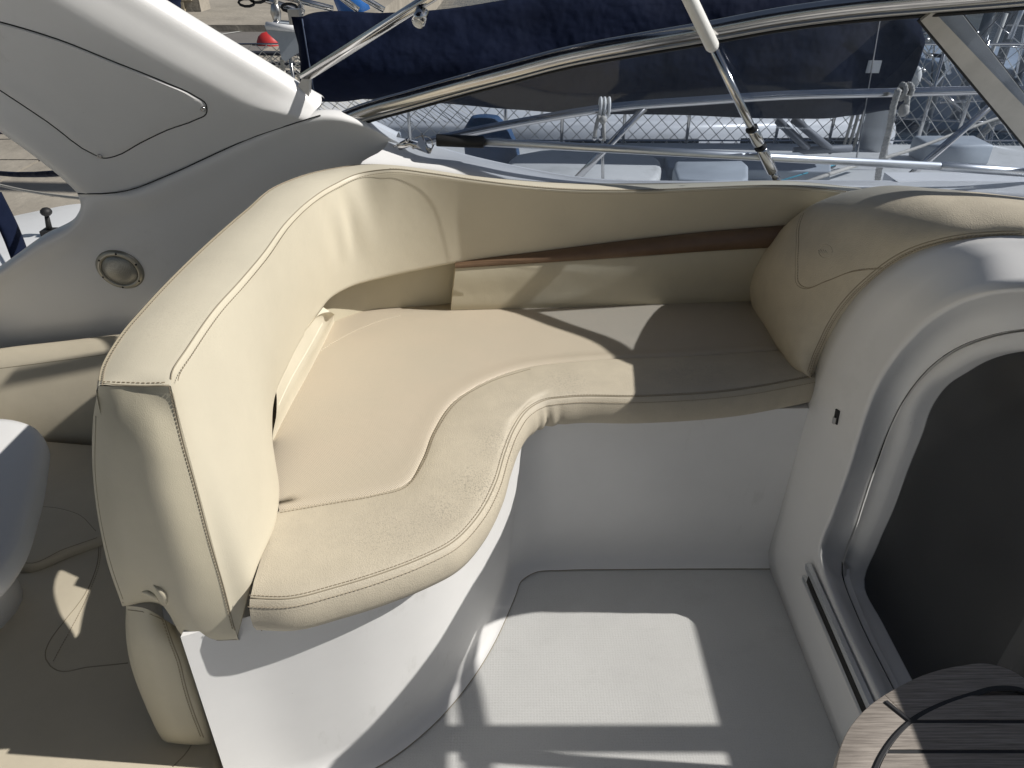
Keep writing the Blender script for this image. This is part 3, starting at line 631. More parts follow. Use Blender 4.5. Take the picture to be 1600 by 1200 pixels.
# ---- right backrest over the bulkhead
rb = empty('bolster', (.72, 1.5, .6), 'rounded cream bolster cushion over the bulkhead at the right of the seat', 'cushion')
Lc = PK([(1266,589,'z',.603),(1246,580,'z',.603),(1222,553,'z',.603),(1197,513,'z',.603),(1174,474,'z',.606),(1171,450,'z',.64),(1183,412,'z',.71),(1210,372,'z',.78),(1250,334,'z',.86),(1300,309,'z',.92),(1370,294,'z',.965),(1450,297,'z',.995),(1600,312,'z',1.03),(1700,325,'z',1.045)])
Rc = PK([(1270,589,'x',.697),(1276,566,'x',.697),(1285,541,'x',.697),(1298,514,'x',.697),(1314,487,'x',.70),(1335,461,'x',.705),(1360,436,'x',.712),(1388,413,'x',.722),(1420,394,'x',.735),(1460,380,'x',.755),(1505,370,'x',.78),(1550,366,'x',.81),(1620,366,'x',.85),(1700,372,'x',.9)])
Lc, Rc = cr(Lc, 6), cr(Rc, 6)
bulg = V((-.5, -.45, .75)).normalized(); rows = []
for t in [0, .03, .08, .16, .26, .38, .5, .62, .74, .84, .91, .96, 1]:
    r_ = []
    for i in range(len(Lc)):
        w0 = min(1, (i+.5)/14); hgt = .055*w0*(1-.45*min(1, max(0, (i-50)/25)))
        r_.append(Lc[i].lerp(Rc[i], t)+bulg*hgt*math.sin(math.pi*t)**.6)
    rows.append(r_)
b = MB(); b.grid([[p+V((.03,.02,-.03)) for p in Lc]]+rows+[[p+V((.012,.004,-.012)) for p in Rc]]); rbo = b.build('bolster_cover', worn, rb, smooth=True)
es = [(1262,580),(1268,560),(1279,535),(1292,508),(1309,481),(1331,455),(1357,431),(1386,408),(1420,389),(1462,375),(1508,366),(1560,362),(1597,361)]
seam(rbo, es, parent=rb); stitches(rbo, es, (1,), .005, parent=rb); stitches(rbo, [(u+5, v+4) for u, v in es], (1,), 0, parent=rb)
vv = [(1252,336),(1246,352),(1244,385),(1243,420),(1246,446),(1252,450),(1290,440),(1330,425),(1362,421),(1378,420)]
seam(rbo, vv, parent=rb, r=.0009); stitches(rbo, [(u+4, v-2) for u, v in vv], (1,), 0, parent=rb)
# embossed round emblem
def emb():
    bb = MB(); import math as m_
    pix = [(1290+10.5*m_.cos(a), 393+10.5*m_.sin(a)) for a in [2*m_.pi*k/16 for k in range(17)]]
    pp, _ = drape(rbo, pix, 0, 2); bb.tube(pp, .0009, 5)
    for k in (-5, -1.5, 2, 5.5):
        pp, _ = drape(rbo, [(1284+k, 390+abs(k)*.2), (1287+k, 396)], 0, 2)
        if len(pp) > 1: bb.tube(pp, .0011, 5)
    return bb.build('emblem', worn, rb, True)
emb()

# ================================================================== ARCH
ap = plane(P(121,300,y=1.935), P(500,179,y=1.94), P(0,60,y=1.78))
ar = empty('radar_arch', (-.8, 1.95, .9), 'white moulded radar arch leg rising to the left from the cockpit side', 'arch')
rear = [(121,301),(100,280),(60,247),(0,204),(-80,150),(-200,70),(-420,-90)]
front = [(500,179),(480,168),(440,143),(330,78),(205,3),(60,-85),(-180,-230)]
f1 = [(480,186),(455,178),(405,165),(300,112),(170,40),(20,-50),(-220,-190)]
m_1 = [(400,212),(355,205),(300,180),(200,120),(90,55),(-40,-25),(-270,-150)]
m_2 = [(215,294),(200,268),(160,225),(90,170),(10,115),(-90,40),(-350,-120)]
def arp(l, o_): return [PP(u, v, ap, o_) for u, v in l]
n_ap = ap[1]
rows = [[p-n_ap*.14+V((0,0,.02)) for p in arp(rear, 0)], [p-n_ap*.03 for p in arp(rear, 0)], arp(rear, 0), arp(m_2, 0), arp(m_1, 0), arp([(a*.82+c*.18, b_*.82+d*.18) for (a, b_), (c, d) in zip(f1, m_1)], -.001), arp(f1, -.004), [p-n_ap*.02 for p in arp([(a*.55+c*.45, b_*.55+d*.45) for (a, b_), (c, d) in zip(f1, front)], 0)], [p-n_ap*.045 for p in arp(front, 0)], [p-n_ap*.09-V((0,0,.005)) for p in arp(front, 0)], [p-n_ap*.16-V((0,0,.05)) for p in arp(front, 0)]]
b = MB(); b.grid(patch(rows, 8, 6)); aro = b.build('arch_leg', gel, ar, smooth=True)
# joint line between arch and side moulding
jl = cr(PK([(121,301,'y',1.955),(200,299,'y',1.945),(300,257,'y',1.94),(400,212,'y',1.935),(470,188,'y',1.935),(503,180,'y',1.94)]), 8)
pp = []
for q_ in cr([V((a, c, 0)) for a, c in [(122,302),(160,302),(200,299),(250,280),(300,258),(350,233),(400,213),(440,199),(480,186),(501,181)]], 3):
    hs_ = [h for o__ in (coam, aro) for h in drape(o__, [(q_.x, q_.y), (q_.x+.01, q_.y)], .002, 1)[0][:1]]
    if hs_: pp.append(min(hs_, key=lambda h: (h-O).length))
pp = [pp[0]]+[(a+c+e)/3 for a, c, e in zip(pp, pp[1:], pp[2:])]+[pp[-1]]
b = MB(); b.tube(arclen(pp, .03), .0016, 6); b.build('joint_line', dark, ar)
# access panel
ol = [(-40,24),(0,34),(90,61),(180,97),(262,130),(305,150),(322,163),(322,178),(306,187),(262,203),(220,223),(180,244),(162,247),(148,242),(75,191),(0,141),(-40,115)]
def scl(k): 
    cu, cv = 150, 130
    return [(cu+(u-cu)*k, cv+(v-cv)*k) for u, v in ol+[ol[0]]]
dn, _ = drape(aro, ol, .0005, 4)
b = MB(); b.tube(dn, .0014, 6); b.build('panel_gap', dark, ar)
rws = []
for k_, o_ in ((.985, -.001), (.98, .0025), (.955, .0045), (.8, .0045), (.6, .0045), (.3, .0045)):
    q_ = []
    for u, v in [(p.x, p.y) for p in cr([V((a, c, 0)) for a, c in scl(k_)], 4)]:
        pp, _n = drape(aro, [(u, v), (u+.01, v)], o_, 1); q_.append(pp[0] if pp else PP(u, v, ap, o_))
    rws.append(q_)
b = MB(); b.grid(rws); b.f.append(tuple(range(len(b.v)-len(rws[-1]), len(b.v)))); b.build('access_panel', gelw, ar, auto=35)
for (u, v) in ((318,168),(156,242)):
    c_ = drape(aro, [(u, v), (u+.01, v)], .0065, 1)[0][0]; b = MB(); tx = n_ap.orthogonal().normalized(); ty = n_ap.cross(tx)
    def disc(bb, c, r, h):
        rws = [[c+(tx*math.cos(a)+ty*math.sin(a))*rr_+n_ap*hh for a in [2*math.pi*k/14 for k in range(14)]] for rr_, hh in ((r, -.003), (r, h*.6), (r*.75, h), (r*.4, h), (r*.38, h-.002), (.0001, h-.002))]
        bb.grid(rws, closed=True)
    disc(b, c_, .0062, .002); o_ = b.build('screw', steel, ar, True)
    b = MB(); b.obox(c_+n_ap*.0025, tx*.0028, ty*.0028, n_ap*.0006); b.build('screw_socket', dark, o_)

# ================================================================== SPEAKER on coaming
sp_p, sp_n = drape(coam, [(188,421),(190,421)], 0, 1); sc0, sn = sp_p[0], sp_n[0]
sk_ = empty('speaker', sc0, 'round loudspeaker with a metal ring and mesh grille on the white side moulding', 'speaker')
tx = V((1, 0, 0)); tx = (tx-sn*tx.dot(sn)).normalized(); ty = sn.cross(tx)
def ring(prof_, seg=40):
    return [[sc0+(tx*math.cos(a)+ty*math.sin(a))*r_+sn*h for a in [2*math.pi*k/seg for k in range(seg)]] for r_, h in prof_]
b = MB(); b.grid(ring([(.066,-.004),(.067,.002),(.063,.006),(.056,.009),(.051,.008),(.049,.002)]), closed=True); b.build('ring', mat('dull_ring', (.42,.40,.34), .34, metal=.75, noise=(30,.15)), sk_, True)
b = MB(); b.grid(ring([(.050,.003),(.047,.008),(.030,.013),(.012,.015),(.0002,.0155)]), closed=True)
def grille_mat():
    m = mat('speaker_mesh', (.33, .32, .29), .4, metal=.6); n = m.node_tree.nodes; l = m.node_tree.links; bb = n['Principled BSDF']
    tc = n.new('ShaderNodeTexCoord'); v = n.new('ShaderNodeTexVoronoi'); v.inputs['Scale'].default_value = 900; v.inputs['Randomness'].default_value = .6
    l.new(tc.outputs['Object'], v.inputs['Vector']); rp = n.new('ShaderNodeValToRGB'); rp.color_ramp.elements[0].position = .25; rp.color_ramp.elements[0].color = (.16,.155,.13,1); rp.color_ramp.elements[1].position = .5; rp.color_ramp.elements[1].color = (.42,.41,.37,1)
    l.new(v.outputs['Distance'], rp.inputs[0]); l.new(rp.outputs[0], bb.inputs['Base Color']); return m
b.build('grille', grille_mat(), sk_, True)
for k in range(6):
    a = R(20+60*k); b = MB(); b.sphere(sc0+(tx*math.cos(a)+ty*math.sin(a))*.058+sn*.008, .0032, 8); b.build('screw', blackr, sk_, True)

# ================================================================== WINDSCREEN
ws = empty('windscreen', (.4, 2.0, .9), 'tinted windscreen with a polished steel top rail and flat mullion', 'windscreen')
RL = PK([(530,190,'y',1.985),(556,179,'y',1.98),(640,154,'y',1.955),(725,130,'y',1.94),(800,110,'y',1.925),(875,90,'y',1.91),(1000,66,'y',1.88),(1100,49,'y',1.86),(1225,26,'y',1.815),(1330,12,'y',1.765),(1462,0,'y',1.69),(1600,-12,'y',1.60)])+[V((1.15,1.50,1.40)),V((1.25,1.395,1.43)),V((1.36,1.30,1.455)),V((1.56,1.0,1.48)),V((1.66,.4,1.49)),V((1.66,-.4,1.49))]
rl = cr(RL, 6)
b = MB(); b.tube(rl, .0125, 14, ry=.021); b.build('top_rail', steel, ws, True)
b = MB(); b.tube([p+V((0,-.006,-.019)) for p in rl], .005, 8); b.build('rail_lip', steelb, ws, True)
b = MB(); b.tube([p+V((0,0,-.028)) for p in rl], .004, 8); b.build('rail_gasket', blackr, ws, True)
GB = PK([(530,192,'y',1.99),(556,195,'y',2.0),(625,222,'y',2.01),(690,243,'y',2.01),(760,262,'y',2.01),(860,280,'y',2.01),(1000,290,'y',2.01),(1120,290,'y',2.01),(1250,290,'y',2.005),(1480,290,'y',1.97),(1690,292,'y',1.90),(1780,294,'y',1.86)])+[V((1.55,1.75,.93)),V((1.75,1.6,.95)),V((1.95,1.4,.97)),V((2.1,.9,1.0)),V((2.2,.4,1.0)),V((2.2,-.4,1.0))]
gb = cr(GB, 6)
ri = [p+V((0,0,-.028)) for p in rl]
SPL = 10*6
b = MB(); b.grid([ri[:SPL+1], lerp(ri, gb, .5)[:SPL+1], gb[:SPL+1]]); b.build('side_pane', wglass, ws, True)
b = MB(); b.grid([ri[SPL:], lerp(ri, gb, .5)[SPL:], gb[SPL:]][0:0] or [ri[SPL:81], lerp(ri, gb, .5)[SPL:81], gb[SPL:81]]); b.build('front_pane', wglass, ws, True)
# mullion
m0_, m1_ = ri[SPL]+V((0,-.006,.012)), gb[SPL]+V((0,-.006,-.01))
ax = (m1_-m0_); sd = V((1,0,0)); sd = (sd-ax.normalized()*sd.dot(ax.normalized())).normalized(); nm = ax.normalized().cross(sd)
b = MB(); b.obox((m0_+m1_)/2+nm*0.0, ax/2, sd*.030, nm*.004); b.build('mullion', mat('mullion_metal', (.50,.47,.41), .42, metal=.55, noise=(14, .15)), ws, auto=30)
b = MB(); b.obox((m0_+m1_)/2+V((0,.006,0)), ax/2, sd*.034, nm*.002); b.build('mullion_gasket', blackr, ws)
b = MB(); b.sphere(P(1447,6,y=1.755), .004, 10); b.build('screw', steel, ws, True)

# canopy strut
cs = empty('canopy_strut', P(1213,283,y=1.9), 'steel canopy strut with a white upper sleeve standing before the windscreen', 'strut')
s0, s1 = P(1213,281,y=1.90), P(1113,72,y=1.83); s2 = P(1081,-8,y=1.81); s2 = s1+(s2-s1)*1.2+(s1-s0)*2.2
def lp_(t): return s0.lerp(s1, t)
b = MB(); b.tube([lp_(.12), lp_(1.02)], .0105, 14); b.build('tube', steel, cs, True)
b = MB(); b.tube([lp_(.98), lp_(1.0), s1+(s1-s0)*1.5], [.012, .016, .016], 14); b.build('sleeve', whitep, cs, True)
b = MB(); b.tube([lp_(.06), lp_(.075), lp_(.24), lp_(.26)], [.0115, .014, .014, .012], 14); b.build('lower_collar', steel, cs, True)
b = MB(); b.tube([lp_(.29), lp_(.30), lp_(.395), lp_(.405)], [.013, .0145, .0145, .013], 14); b.build('upper_collar', steel, cs, True)
for t in (.265, .41):
    b = MB(); b.tube([lp_(t), lp_(t+.012)], .0155, 14); b.build('rubber_ring', blackr, cs, True)
b = MB(); b.tube([lp_(-.01), lp_(.07)], .009, 12); b.sphere(lp_(0), .012, 12); b.build('foot_joint', steel, cs, True)
b = MB(); b.obox(lp_(0)-V((0,0,.012)), V((.022,0,0)), V((0,.014,0)), V((0,0,.002))); b.build('foot_plate', steel, cs)

# arch stay (steel tube from the arch bracket up to the right) with lamp
stt = empty('arch_stay', P(474,150,y=1.97), 'polished steel stay rising from the arch bracket across the navy cover', 'stay')
g0, g1 = P(474,122,y=1.99), P(672,-4,y=1.86); g2 = g0+(g1-g0)*1.8
b = MB(); b.tube([g0, g1, g2], .0125, 14); b.build('tube', steel, stt, True)
b = MB(); a0, a1 = P(456,152,y=1.985), P(484,162,y=1.985); tip = P(478,122,y=1.985)
dz = V((0, .012, 0)); b.add([a0-dz, a1-dz, tip-dz+V((.012,0,0)), tip-dz-V((.008,0,0)), a0+dz, a1+dz, tip+dz+V((.012,0,0)), tip+dz-V((.008,0,0))], [(0,1,2,3),(7,6,5,4),(0,4,5,1),(1,5,6,2),(2,6,7,3),(3,7,4,0)]); b.build('bracket', steelb, stt)
b = MB(); a0, a1 = P(442,145,y=1.985), P(484,163,y=1.985); b.obox((a0+a1)/2, (a1-a0)/2, V((0,.02,0)), V((.0,0,.003))); b.build('bracket_base', steel, stt)
for t in (.05, .95):
    b = MB(); b.sphere(a0.lerp(a1, t)+V((0,-.012,.004)), .005, 10); b.build('bolt', steel, stt, True)
nl = empty('clamp_lamp', P(656,29,y=1.85), 'small steel clamp lamp hanging from the stay', 'lamp')
c_ = P(656,29,y=1.85); b = MB(); b.tube([c_+V((-.004,-.006,-.008)), c_+V((.006,.012,.016))], .0155, 18); b.build('housing', steel, nl, True)
b = MB(); b.tube([c_+V((-.005,-.0085,-.0105)), c_+V((-.004,-.006,-.0085))], .0125, 18); b.build('lens', lens, nl, True)
b = MB(); b.tube([c_+V((-.01,.02,.02)), c_+V((.0,.02,.035)), c_+V((.014,.02,.03))], .004, 8); b.build('clamp', steel, nl, True)

# boat hook
bh = empty('boat_hook', P(900,232,y=1.94), 'silver boat hook with a black rubber grip lying along the windscreen', 'boat hook')
h0, h1, h2, h3 = P(682,219,y=1.93), P(756,222,y=1.93), P(1468,260,y=1.88), P(1640,272,y=1.86)
b = MB(); b.tube([h0, h0.lerp(h1, .02), h0.lerp(h1, .98), h1], [.0145,.0155,.0155,.0145], 16); b.build('grip', blackr, bh, True)
b = MB(); b.tube([h1.lerp(h2, -.01), h2], .0105, 16); b.build('pole', alu, bh, True)
b = MB(); b.tube([h2, h2.lerp(h3, .01), h3], [.0095,.0118,.0115], 16); b.build('outer_tube', alu, bh, True)
# chrome latch / stay fitting
ltc = empty('canopy_fitting', P(655,225,y=1.95), 'chrome canopy fitting with splayed pins on the white side moulding', 'fitting')
def fp(u, v, y=1.945): return P(u, v, y=y)
b = MB(); b.tube([fp(622,230), fp(640,224), fp(672,236)], .0045, 8, ry=.009); b.build('base', steel, ltc, True)
b = MB()
q0, q1, q2 = fp(650,228,1.93), fp(668,240,1.93), fp(659,208,1.95); d_ = V((.0,.012,0)); b.add([q0, q1, q2, q0+d_, q1+d_, q2+d_], [(0,1,2),(5,4,3),(0,3,4,1),(1,4,5,2),(2,5,3,0)]); b.build('fin', steelb, ltc)
b = MB(); b.tube([fp(659,208,1.95), fp(664,226), fp(672,238), fp(678,226)], [.003,.005,.005,.0015], 8); b.build('hook', steel, ltc, True)
b = MB(); b.tube([fp(614,230), fp(628,223), fp(640,217)], [.001,.004,.004], 8); b.sphere(fp(636,220), .007, 8); b.build('pin', steel, ltc, True)
b = MB(); b.tube(cr([fp(648,216), fp(662,212), fp(674,218), fp(676,230)], 5), .0012, 6); b.build('cable', steel, ltc, True)
for pq in ((632,226),(646,230)):
    b = MB(); b.sphere(fp(*pq), .0055, 8); b.build('bolt', steel, ltc, True)

# ================================================================== own deck rail outside the glass
dk = empty('deck_rail', (.6, 2.35, .66), 'polished steel deck rail outside the windscreen with slanting stanchions', 'rail')
rr_ = cr(PK([(650,226,'y',2.33),(710,212,'y',2.34),(837,187,'y',2.35),(950,169,'y',2.35),(1100,157,'y',2.35),(1225,149,'y',2.35),(1375,145,'y',2.35),(1544,141,'y',2.34),(1750,140,'y',2.3)]), 6)
b = MB(); b.tube(rr_, .0135, 12); b.build('top_tube', steel, dk, True)
for (a_, c_) in (((1008,168),(885,296)), ((1566,150),(1392,300))):
    b = MB(); b.tube([P(*a_, y=2.35), P(*c_, y=2.35)], .0115, 12); b.build('stanchion', steel, dk, True)
b = MB(); b.tube([P(941,200,y=2.36), P(942,292,y=2.36)], .005, 8); b.build('pin', steelb, dk, True)

def twist(b, pts, r, pitch=.03):
    L = arclen(pts, .006); n = len(L)
    for ph in (0, 2.1, 4.2):
        q_ = []
        for i, p in enumerate(L):
            t = (L[min(i+1, n-1)]-L[max(i-1, 0)]).normalized(); nx = t.orthogonal().normalized() if i == 0 else (nx-t*nx.dot(t)).normalized(); ny = t.cross(nx); a = ph+i*.006/pitch*2*math.pi
            q_.append(p+nx*math.cos(a)*r*.5+ny*math.sin(a)*r*.5)
        b.tube(q_, r*.62, 5)
r1 = empty('mooring_rope', P(1400,200,y=2.33), 'thick twisted pale rope hitched round the rail near the mullion', 'rope')
b = MB(); twist(b, cr([P(1404,140,y=2.30), P(1396,165,y=2.31), P(1390,200,y=2.33), P(1380,240,y=2.35), P(1374,262,y=2.37), P(1370,292,y=2.4)], 6), .010); b.build('rope_tail', rope, r1, True)
for k, u in enumerate((1409, 1419)):
    b = MB(); c_ = P(u, 143, y=2.35); L = [c_+V((.002*math.sin(a*3), math.cos(a)*.022, math.sin(a)*.022)) for a in [2*math.pi*i/16 for i in range(17)]]; twist(b, L, .007); b.build('rope_turn', rope, r1, True)
b = MB(); b.sphere(P(1412,172,y=2.32), .016, 10, (1,1,1.3)); twist(b, [P(1418,150,y=2.32), P(1416,178,y=2.32)], .008); b.build('knot', rope, r1, True)
b = MB(); twist(b, cr([P(1378,248,y=2.36), P(1430,232,y=2.6), P(1500,206,y=2.9), P(1575,180,y=3.2), P(1640,165,y=3.4)], 6), .006); b.build('rope_run', rope, r1, True)
r2 = empty('lashing_rope', P(943,170,y=2.35), 'white cord wound three times over the rail and knotted below', 'rope')
for u in (938, 944, 951):
    b = MB(); c_ = P(u, 167, y=2.35); b.tube([c_+V((0, math.cos(a)*.018, math.sin(a)*.026+(.0))) for a in [2*math.pi*i/16 for i in range(17)]], .0048, 8); b.build('rope_turn', whitep, r2, True)
b = MB(); b.sphere(P(942,187,y=2.33), .013, 10); b.tube(cr([P(936,180,y=2.33), P(931,200,y=2.33), P(929,215,y=2.33)], 4), .006, 8); b.tube([P(943,190,y=2.33), P(944,220,y=2.33)], .0055, 8); b.build('knot', rope, r2, True)
for (u, v) in ((929,216),(939,216)):
    b = MB(); b.sphere(P(u, v, y=2.33), .0075, 8); b.build('shackle', steel, r2, True)

# ================================================================== AFT COCKPIT (left)
# side backrest
ab = empty('aft_side_backrest', (-1.2, 1.58, .3), 'cream backrest of the aft seat below the speaker, mostly shaded', 'backrest cushion')
a_t = PK([(-260,580,'y',1.93),(-100,560,'y',1.93),(0,546,'y',1.93),(90,536,'y',1.93),(184,525,'y',1.93),(260,520,'y',1.93)])
a_f = PK([(-260,605,'y',1.86),(-100,585,'y',1.86),(0,572,'y',1.86),(90,561,'y',1.86),(184,549,'y',1.86),(260,542,'y',1.86)])
a_b = PK([(-260,720,'y',1.78),(-100,705,'y',1.78),(0,696,'y',1.78),(90,692,'y',1.78),(184,688,'y',1.78),(260,684,'y',1.78)])
b = MB(); b.grid(patch([[p+V((0,.03,-.01)) for p in a_t], a_t, [a.lerp(c, .5)+V((0,0,.008)) for a, c in zip(a_t, a_f)], a_f, [a.lerp(c, .1)+V((0,-.008,0)) for a, c in zip(a_f, a_b)], [a.lerp(c, .5)+V((0,-.02,0)) for a, c in zip(a_f, a_b)], a_b, [p+V((0,0,-.1)) for p in a_b]], 6, 5)); abo = b.build('back_cover', aftv, ab, smooth=True)
seam(abo, [(-20,578),(60,568),(120,560),(170,553)], parent=ab)
# seat cushions
def cushion(name, root, pix, z, th, m, bev=.02):
    pts = cr([P(u, v, z=z) for u, v in pix+[pix[0]]], 4)[:-1]
    b = MB(); b.prism([(p.x, p.y) for p in pts], z-th, z, bev); return b.build(name, m, root, True)
a1_ = empty('aft_corner_cushion', (-1.2, 1.3, .2), 'shaded cream corner cushion of the aft seat behind the white table', 'cushion')
zc = .14
c1 = cushion('cushion_cover', a1_, [(-250,698),(150,693),(185,700),(190,826),(155,843),(100,862),(46,884),(0,862),(-120,850)], zc+.02, .11, aftv, .018)
seam(c1, [(12,868),(44,880),(100,858),(152,840)], parent=a1_); seam(c1, [(40,790),(100,796),(125,805),(150,830)], parent=a1_, r=.0009)
a2_ = empty('aft_seat_cushion', (-1.0, .9, .15), 'wide cream aft seat cushion with a seamed inset, sunlit along the bottom edge', 'cushion')
c2 = cushion('cushion_cover', a2_, [(-300,900),(0,890),(48,890),(120,862),(170,842),(260,1000),(335,1163),(328,1260),(-300,1260)], zc, .11, aftv, .016)
seam(c2, [(155,848),(152,880),(140,915),(78,1040),(86,1046),(140,1042),(200,1036)], parent=a2_, r=.0014)
stitches(c2, [(158,850),(155,882),(143,917),(82,1036)], (1,), 0, parent=a2_)
seam(c2, [(300,1162),(292,1175),(270,1198)], parent=a2_, r=.0014)
b = MB(); b.box((-2.4, -1.6, 0.001), (-.552, 1.95, .05)); b.build('aft_seat_base', gelw, base)
# white table at the left edge
tb = empty('aft_table', (-1.0, .95, .1), 'glossy white moulded table with a rounded end at the left edge', 'table')
b = MB(); pts = cr([P(u, v, z=.62) for u, v in [(-200,655),(-60,650),(20,650),(52,660),(68,682),(66,720),(50,790),(22,860),(-10,900),(-200,960)]], 5)
b.prism([(p.x, p.y) for p in pts], .565, .62, .022); b.build('table_top', gel, tb, True)
b = MB(); c_ = P(-75,930,z=.2); b.tube([V((c_.x,c_.y,.1)), V((c_.x,c_.y,.2)), V((c_.x,c_.y+.02,.55))], [.13,.11,.08], 20); b.build('pedestal', gel, tb, True)

# ================================================================== WOOD TABLE (bottom right)
wt = empty('teak_table', (.6, .4, .1), 'round-ended teak table top with black caulking lines, lower right', 'table')
TZ = .75
rim = [(1300,1260),(1306,1200),(1320,1150),(1350,1110),(1400,1075),(1450,1052),(1500,1040),(1545,1037),(1580,1047),(1605,1062),(1660,1100),(1700,1260)]
inr = [(1357,1260),(1365,1210),(1388,1165),(1425,1127),(1470,1103),(1520,1086),(1560,1076),(1600,1080),(1640,1110),(1655,1260)]
ro = cr(P3([(u, v, TZ) for u, v in rim], 'z'), 6); b = MB(); b.prism([(p.x, p.y) for p in ro], TZ-.032, TZ-.006, .006)
b.build('core', teak, wt, auto=30)
ins = cr(P3([(u, v, TZ) for u, v in inr], 'z'), 6)
jo, ji = P(1384,1085,z=TZ), P(1424,1127,z=TZ)
io = min(range(len(ro)), key=lambda k: (ro[k]-jo).length); ii = min(range(len(ins)), key=lambda k: (ins[k]-ji).length)
for po, pi_, mm in ((ro[:io+1], ins[:ii+1], teak2), (ro[io:], ins[ii:], teak)):
    b = MB(); b.prism([(p.x, p.y) for p in po+pi_[::-1]], TZ-.01, TZ, .0012); b.build('edge_border', mm, wt, auto=30)
ci = [V((p.x, p.y, TZ+.0008)) for p in ins]
b = MB(); b.tube(ci, .0032, 6, ry=.0012); b.build('caulk_line', caulk, wt)
# planks inside, clipped between curves at constant y lines
def inner_x(y):
    hit = [p.lerp(q_, (y-p.y)/(q_.y-p.y)).x for p, q_ in zip(ins, ins[1:]) if (p.y-y)*(q_.y-y) <= 0 and abs(q_.y-p.y) > 1e-7]
    return (min(hit), max(hit)) if len(hit) > 1 else None
ys = [P(1500,v,z=TZ).y for v in (1086,1129,1176,1225,1270)]
for y1_, y0_ in zip(ys, ys[1:]):
    top_, botm = [], []
    N = 10; L = []; Rr = []
    for k in range(N+1):
        y = y0_+.0022+(y1_-y0_-.0044)*k/N; q_ = inner_x(y)
        if q_: L.append((q_[0]+.004, y)); Rr.append((q_[1]-.004, y))
    if len(L) < 2: continue
    b = MB(); b.prism(Rr+L[::-1], TZ-.01, TZ+.0022, 0); b.build('plank', teak, wt)
    b = MB(); b.box((L[0][0]-.002, y0_-.0021, TZ-.005), (Rr[0][0]+.002, y0_+.0021, TZ+.0012)); b.build('caulk_line', caulk, wt)
b = MB(); a0, a1 = P(1384,1096,z=TZ+.001), P(1424,1128,z=TZ+.001); b.tube([a0, a1], .003, 6, ry=.0012); b.build('caulk_line', caulk, wt)
b = MB(); b.tube([V((.58,.38,.0)), V((.58,.38,TZ-.03))], .03, 16); b.build('leg', steel, wt, True)

# ================================================================== BACKGROUND: boat stern at left under the arch
sb = empty('white_tender', (-2.2, 2.9, -.3), 'white moulded boat stern beyond the arch with a navy strap', 'boat')
pts = cr([P(u, v, z=.1) for u, v in [(-220,420),(-100,372),(0,338),(50,327),(124,314),(180,316),(260,400),(100,480),(-220,560)]], 4)
b = MB(); b.prism([(p.x, p.y) for p in pts], -1.2, .1, .05); b.build('moulding', hullw, sb, True)
a0, a1 = P(-12,305,z=.5), P(40,425,z=.16)
b = MB(); b.tube(cr([a0, a0.lerp(a1, .5)+V((.01,0,.02)), a1], 5), .055, 12, ry=.02); b.build('strap', navy, sb, True)
wh = empty('winch_lever', P(75,360,z=.1), 'black knobbed lever standing on the white boat stern', 'lever')
l0_ = P(78,362,z=.12); b = MB(); b.tube([l0_, P(72,332,z=.22)], [.016,.010], 10); b.build('shaft', blackr, wh, True)
b = MB(); b.sphere(P(72,331,z=.23), .028, 12, (1,1,.8)); b.build('knob', blackr, wh, True)
b = MB(); b.obox(l0_-V((0,0,.01)), V((.035,0,0)), V((0,.03,0)), V((0,0,.022))); b.build('socket', blackr, wh)
for k, (p0, p1, rr__, mm, lab) in enumerate((((-30,268),(99,264),.013, navy,'navy mooring line crossing the quay slabs'), ((-30,282),(122,304),.007, rope,'pale mooring line running to the arch over the quay slabs'))):
    b = MB(); a0, a1 = P(*p0, y=4.0), P(*p1, y=3.0); b.tube(cr([a0, a0.lerp(a1, .5)-V((0,0,.02)), a1+(a1-a0)*.5], 5), rr__, 8); o_ = b.build('mooring_line_or_shadow', mm, None, True); tag(o_, lab, 'rope')
# dark tubes laid in place of line shadows on the quay
for k, (p0, p1, lab) in enumerate((((-60,190),(60,196),'upper dark tube drawn as a line shadow over the quay at far left'), ((-60,209),(60,206),'second dark tube drawn as a line shadow over the quay at far left'))):
    b = MB(); b.tube([P(*p0, z=.0), P(*p1, z=.0)], .012, 6); o_ = b.build('mooring_line_or_shadow', darkrope, None, True); tag(o_, lab, 'rope')

# ================================================================== BACKGROUND: neighbouring sailing boat
nb = empty('sailing_boat', (1.5, 4.0, -1.2), 'white sailing boat moored alongside, seen through the windscreen', 'sailing boat')
NZ = .30
hull = [(-1.75,3.25),(-1.5,3.05),(0,2.95),(3,2.98),(6,3.3),(8,3.85),(6,4.35),(3,4.55),(0,4.6),(-1.5,4.5),(-1.75,4.3)]
hp = cr([V((x, y, 0)) for x, y in hull+[hull[0]]], 4)[:-1]
b = MB(); b.prism([(p.x, p.y) for p in hp], -1.2, NZ-.01, .03); b.build('hull', hullw, nb, True)
b = MB(); b.prism([(p.x*.995, (p.y-3.8)*.93+3.8) for p in hp], NZ-.02, NZ+.003, 0); b.build('deck', deckw, nb)
# coachroof
cp = [P(u, v, z=NZ+.10) for u, v in [(800,292),(806,240),(1000,236),(1028,246),(1034,262),(1020,284),(980,300)]]
b = MB(); b.prism([(p.x, p.y) for p in cr(cp+[cp[0]], 4)[:-1]], NZ, NZ+.10, .03); b.build('coachroof', deckw, nb, True)
cp = [P(u, v, z=NZ+.08) for u, v in [(760,236),(1250,232),(1300,250),(1300,262),(1046,256),(1040,240)]]
b = MB(); b.prism([(p.x, p.y) for p in cp], NZ, NZ+.06, .01); b.build('side_locker', deckb, nb)
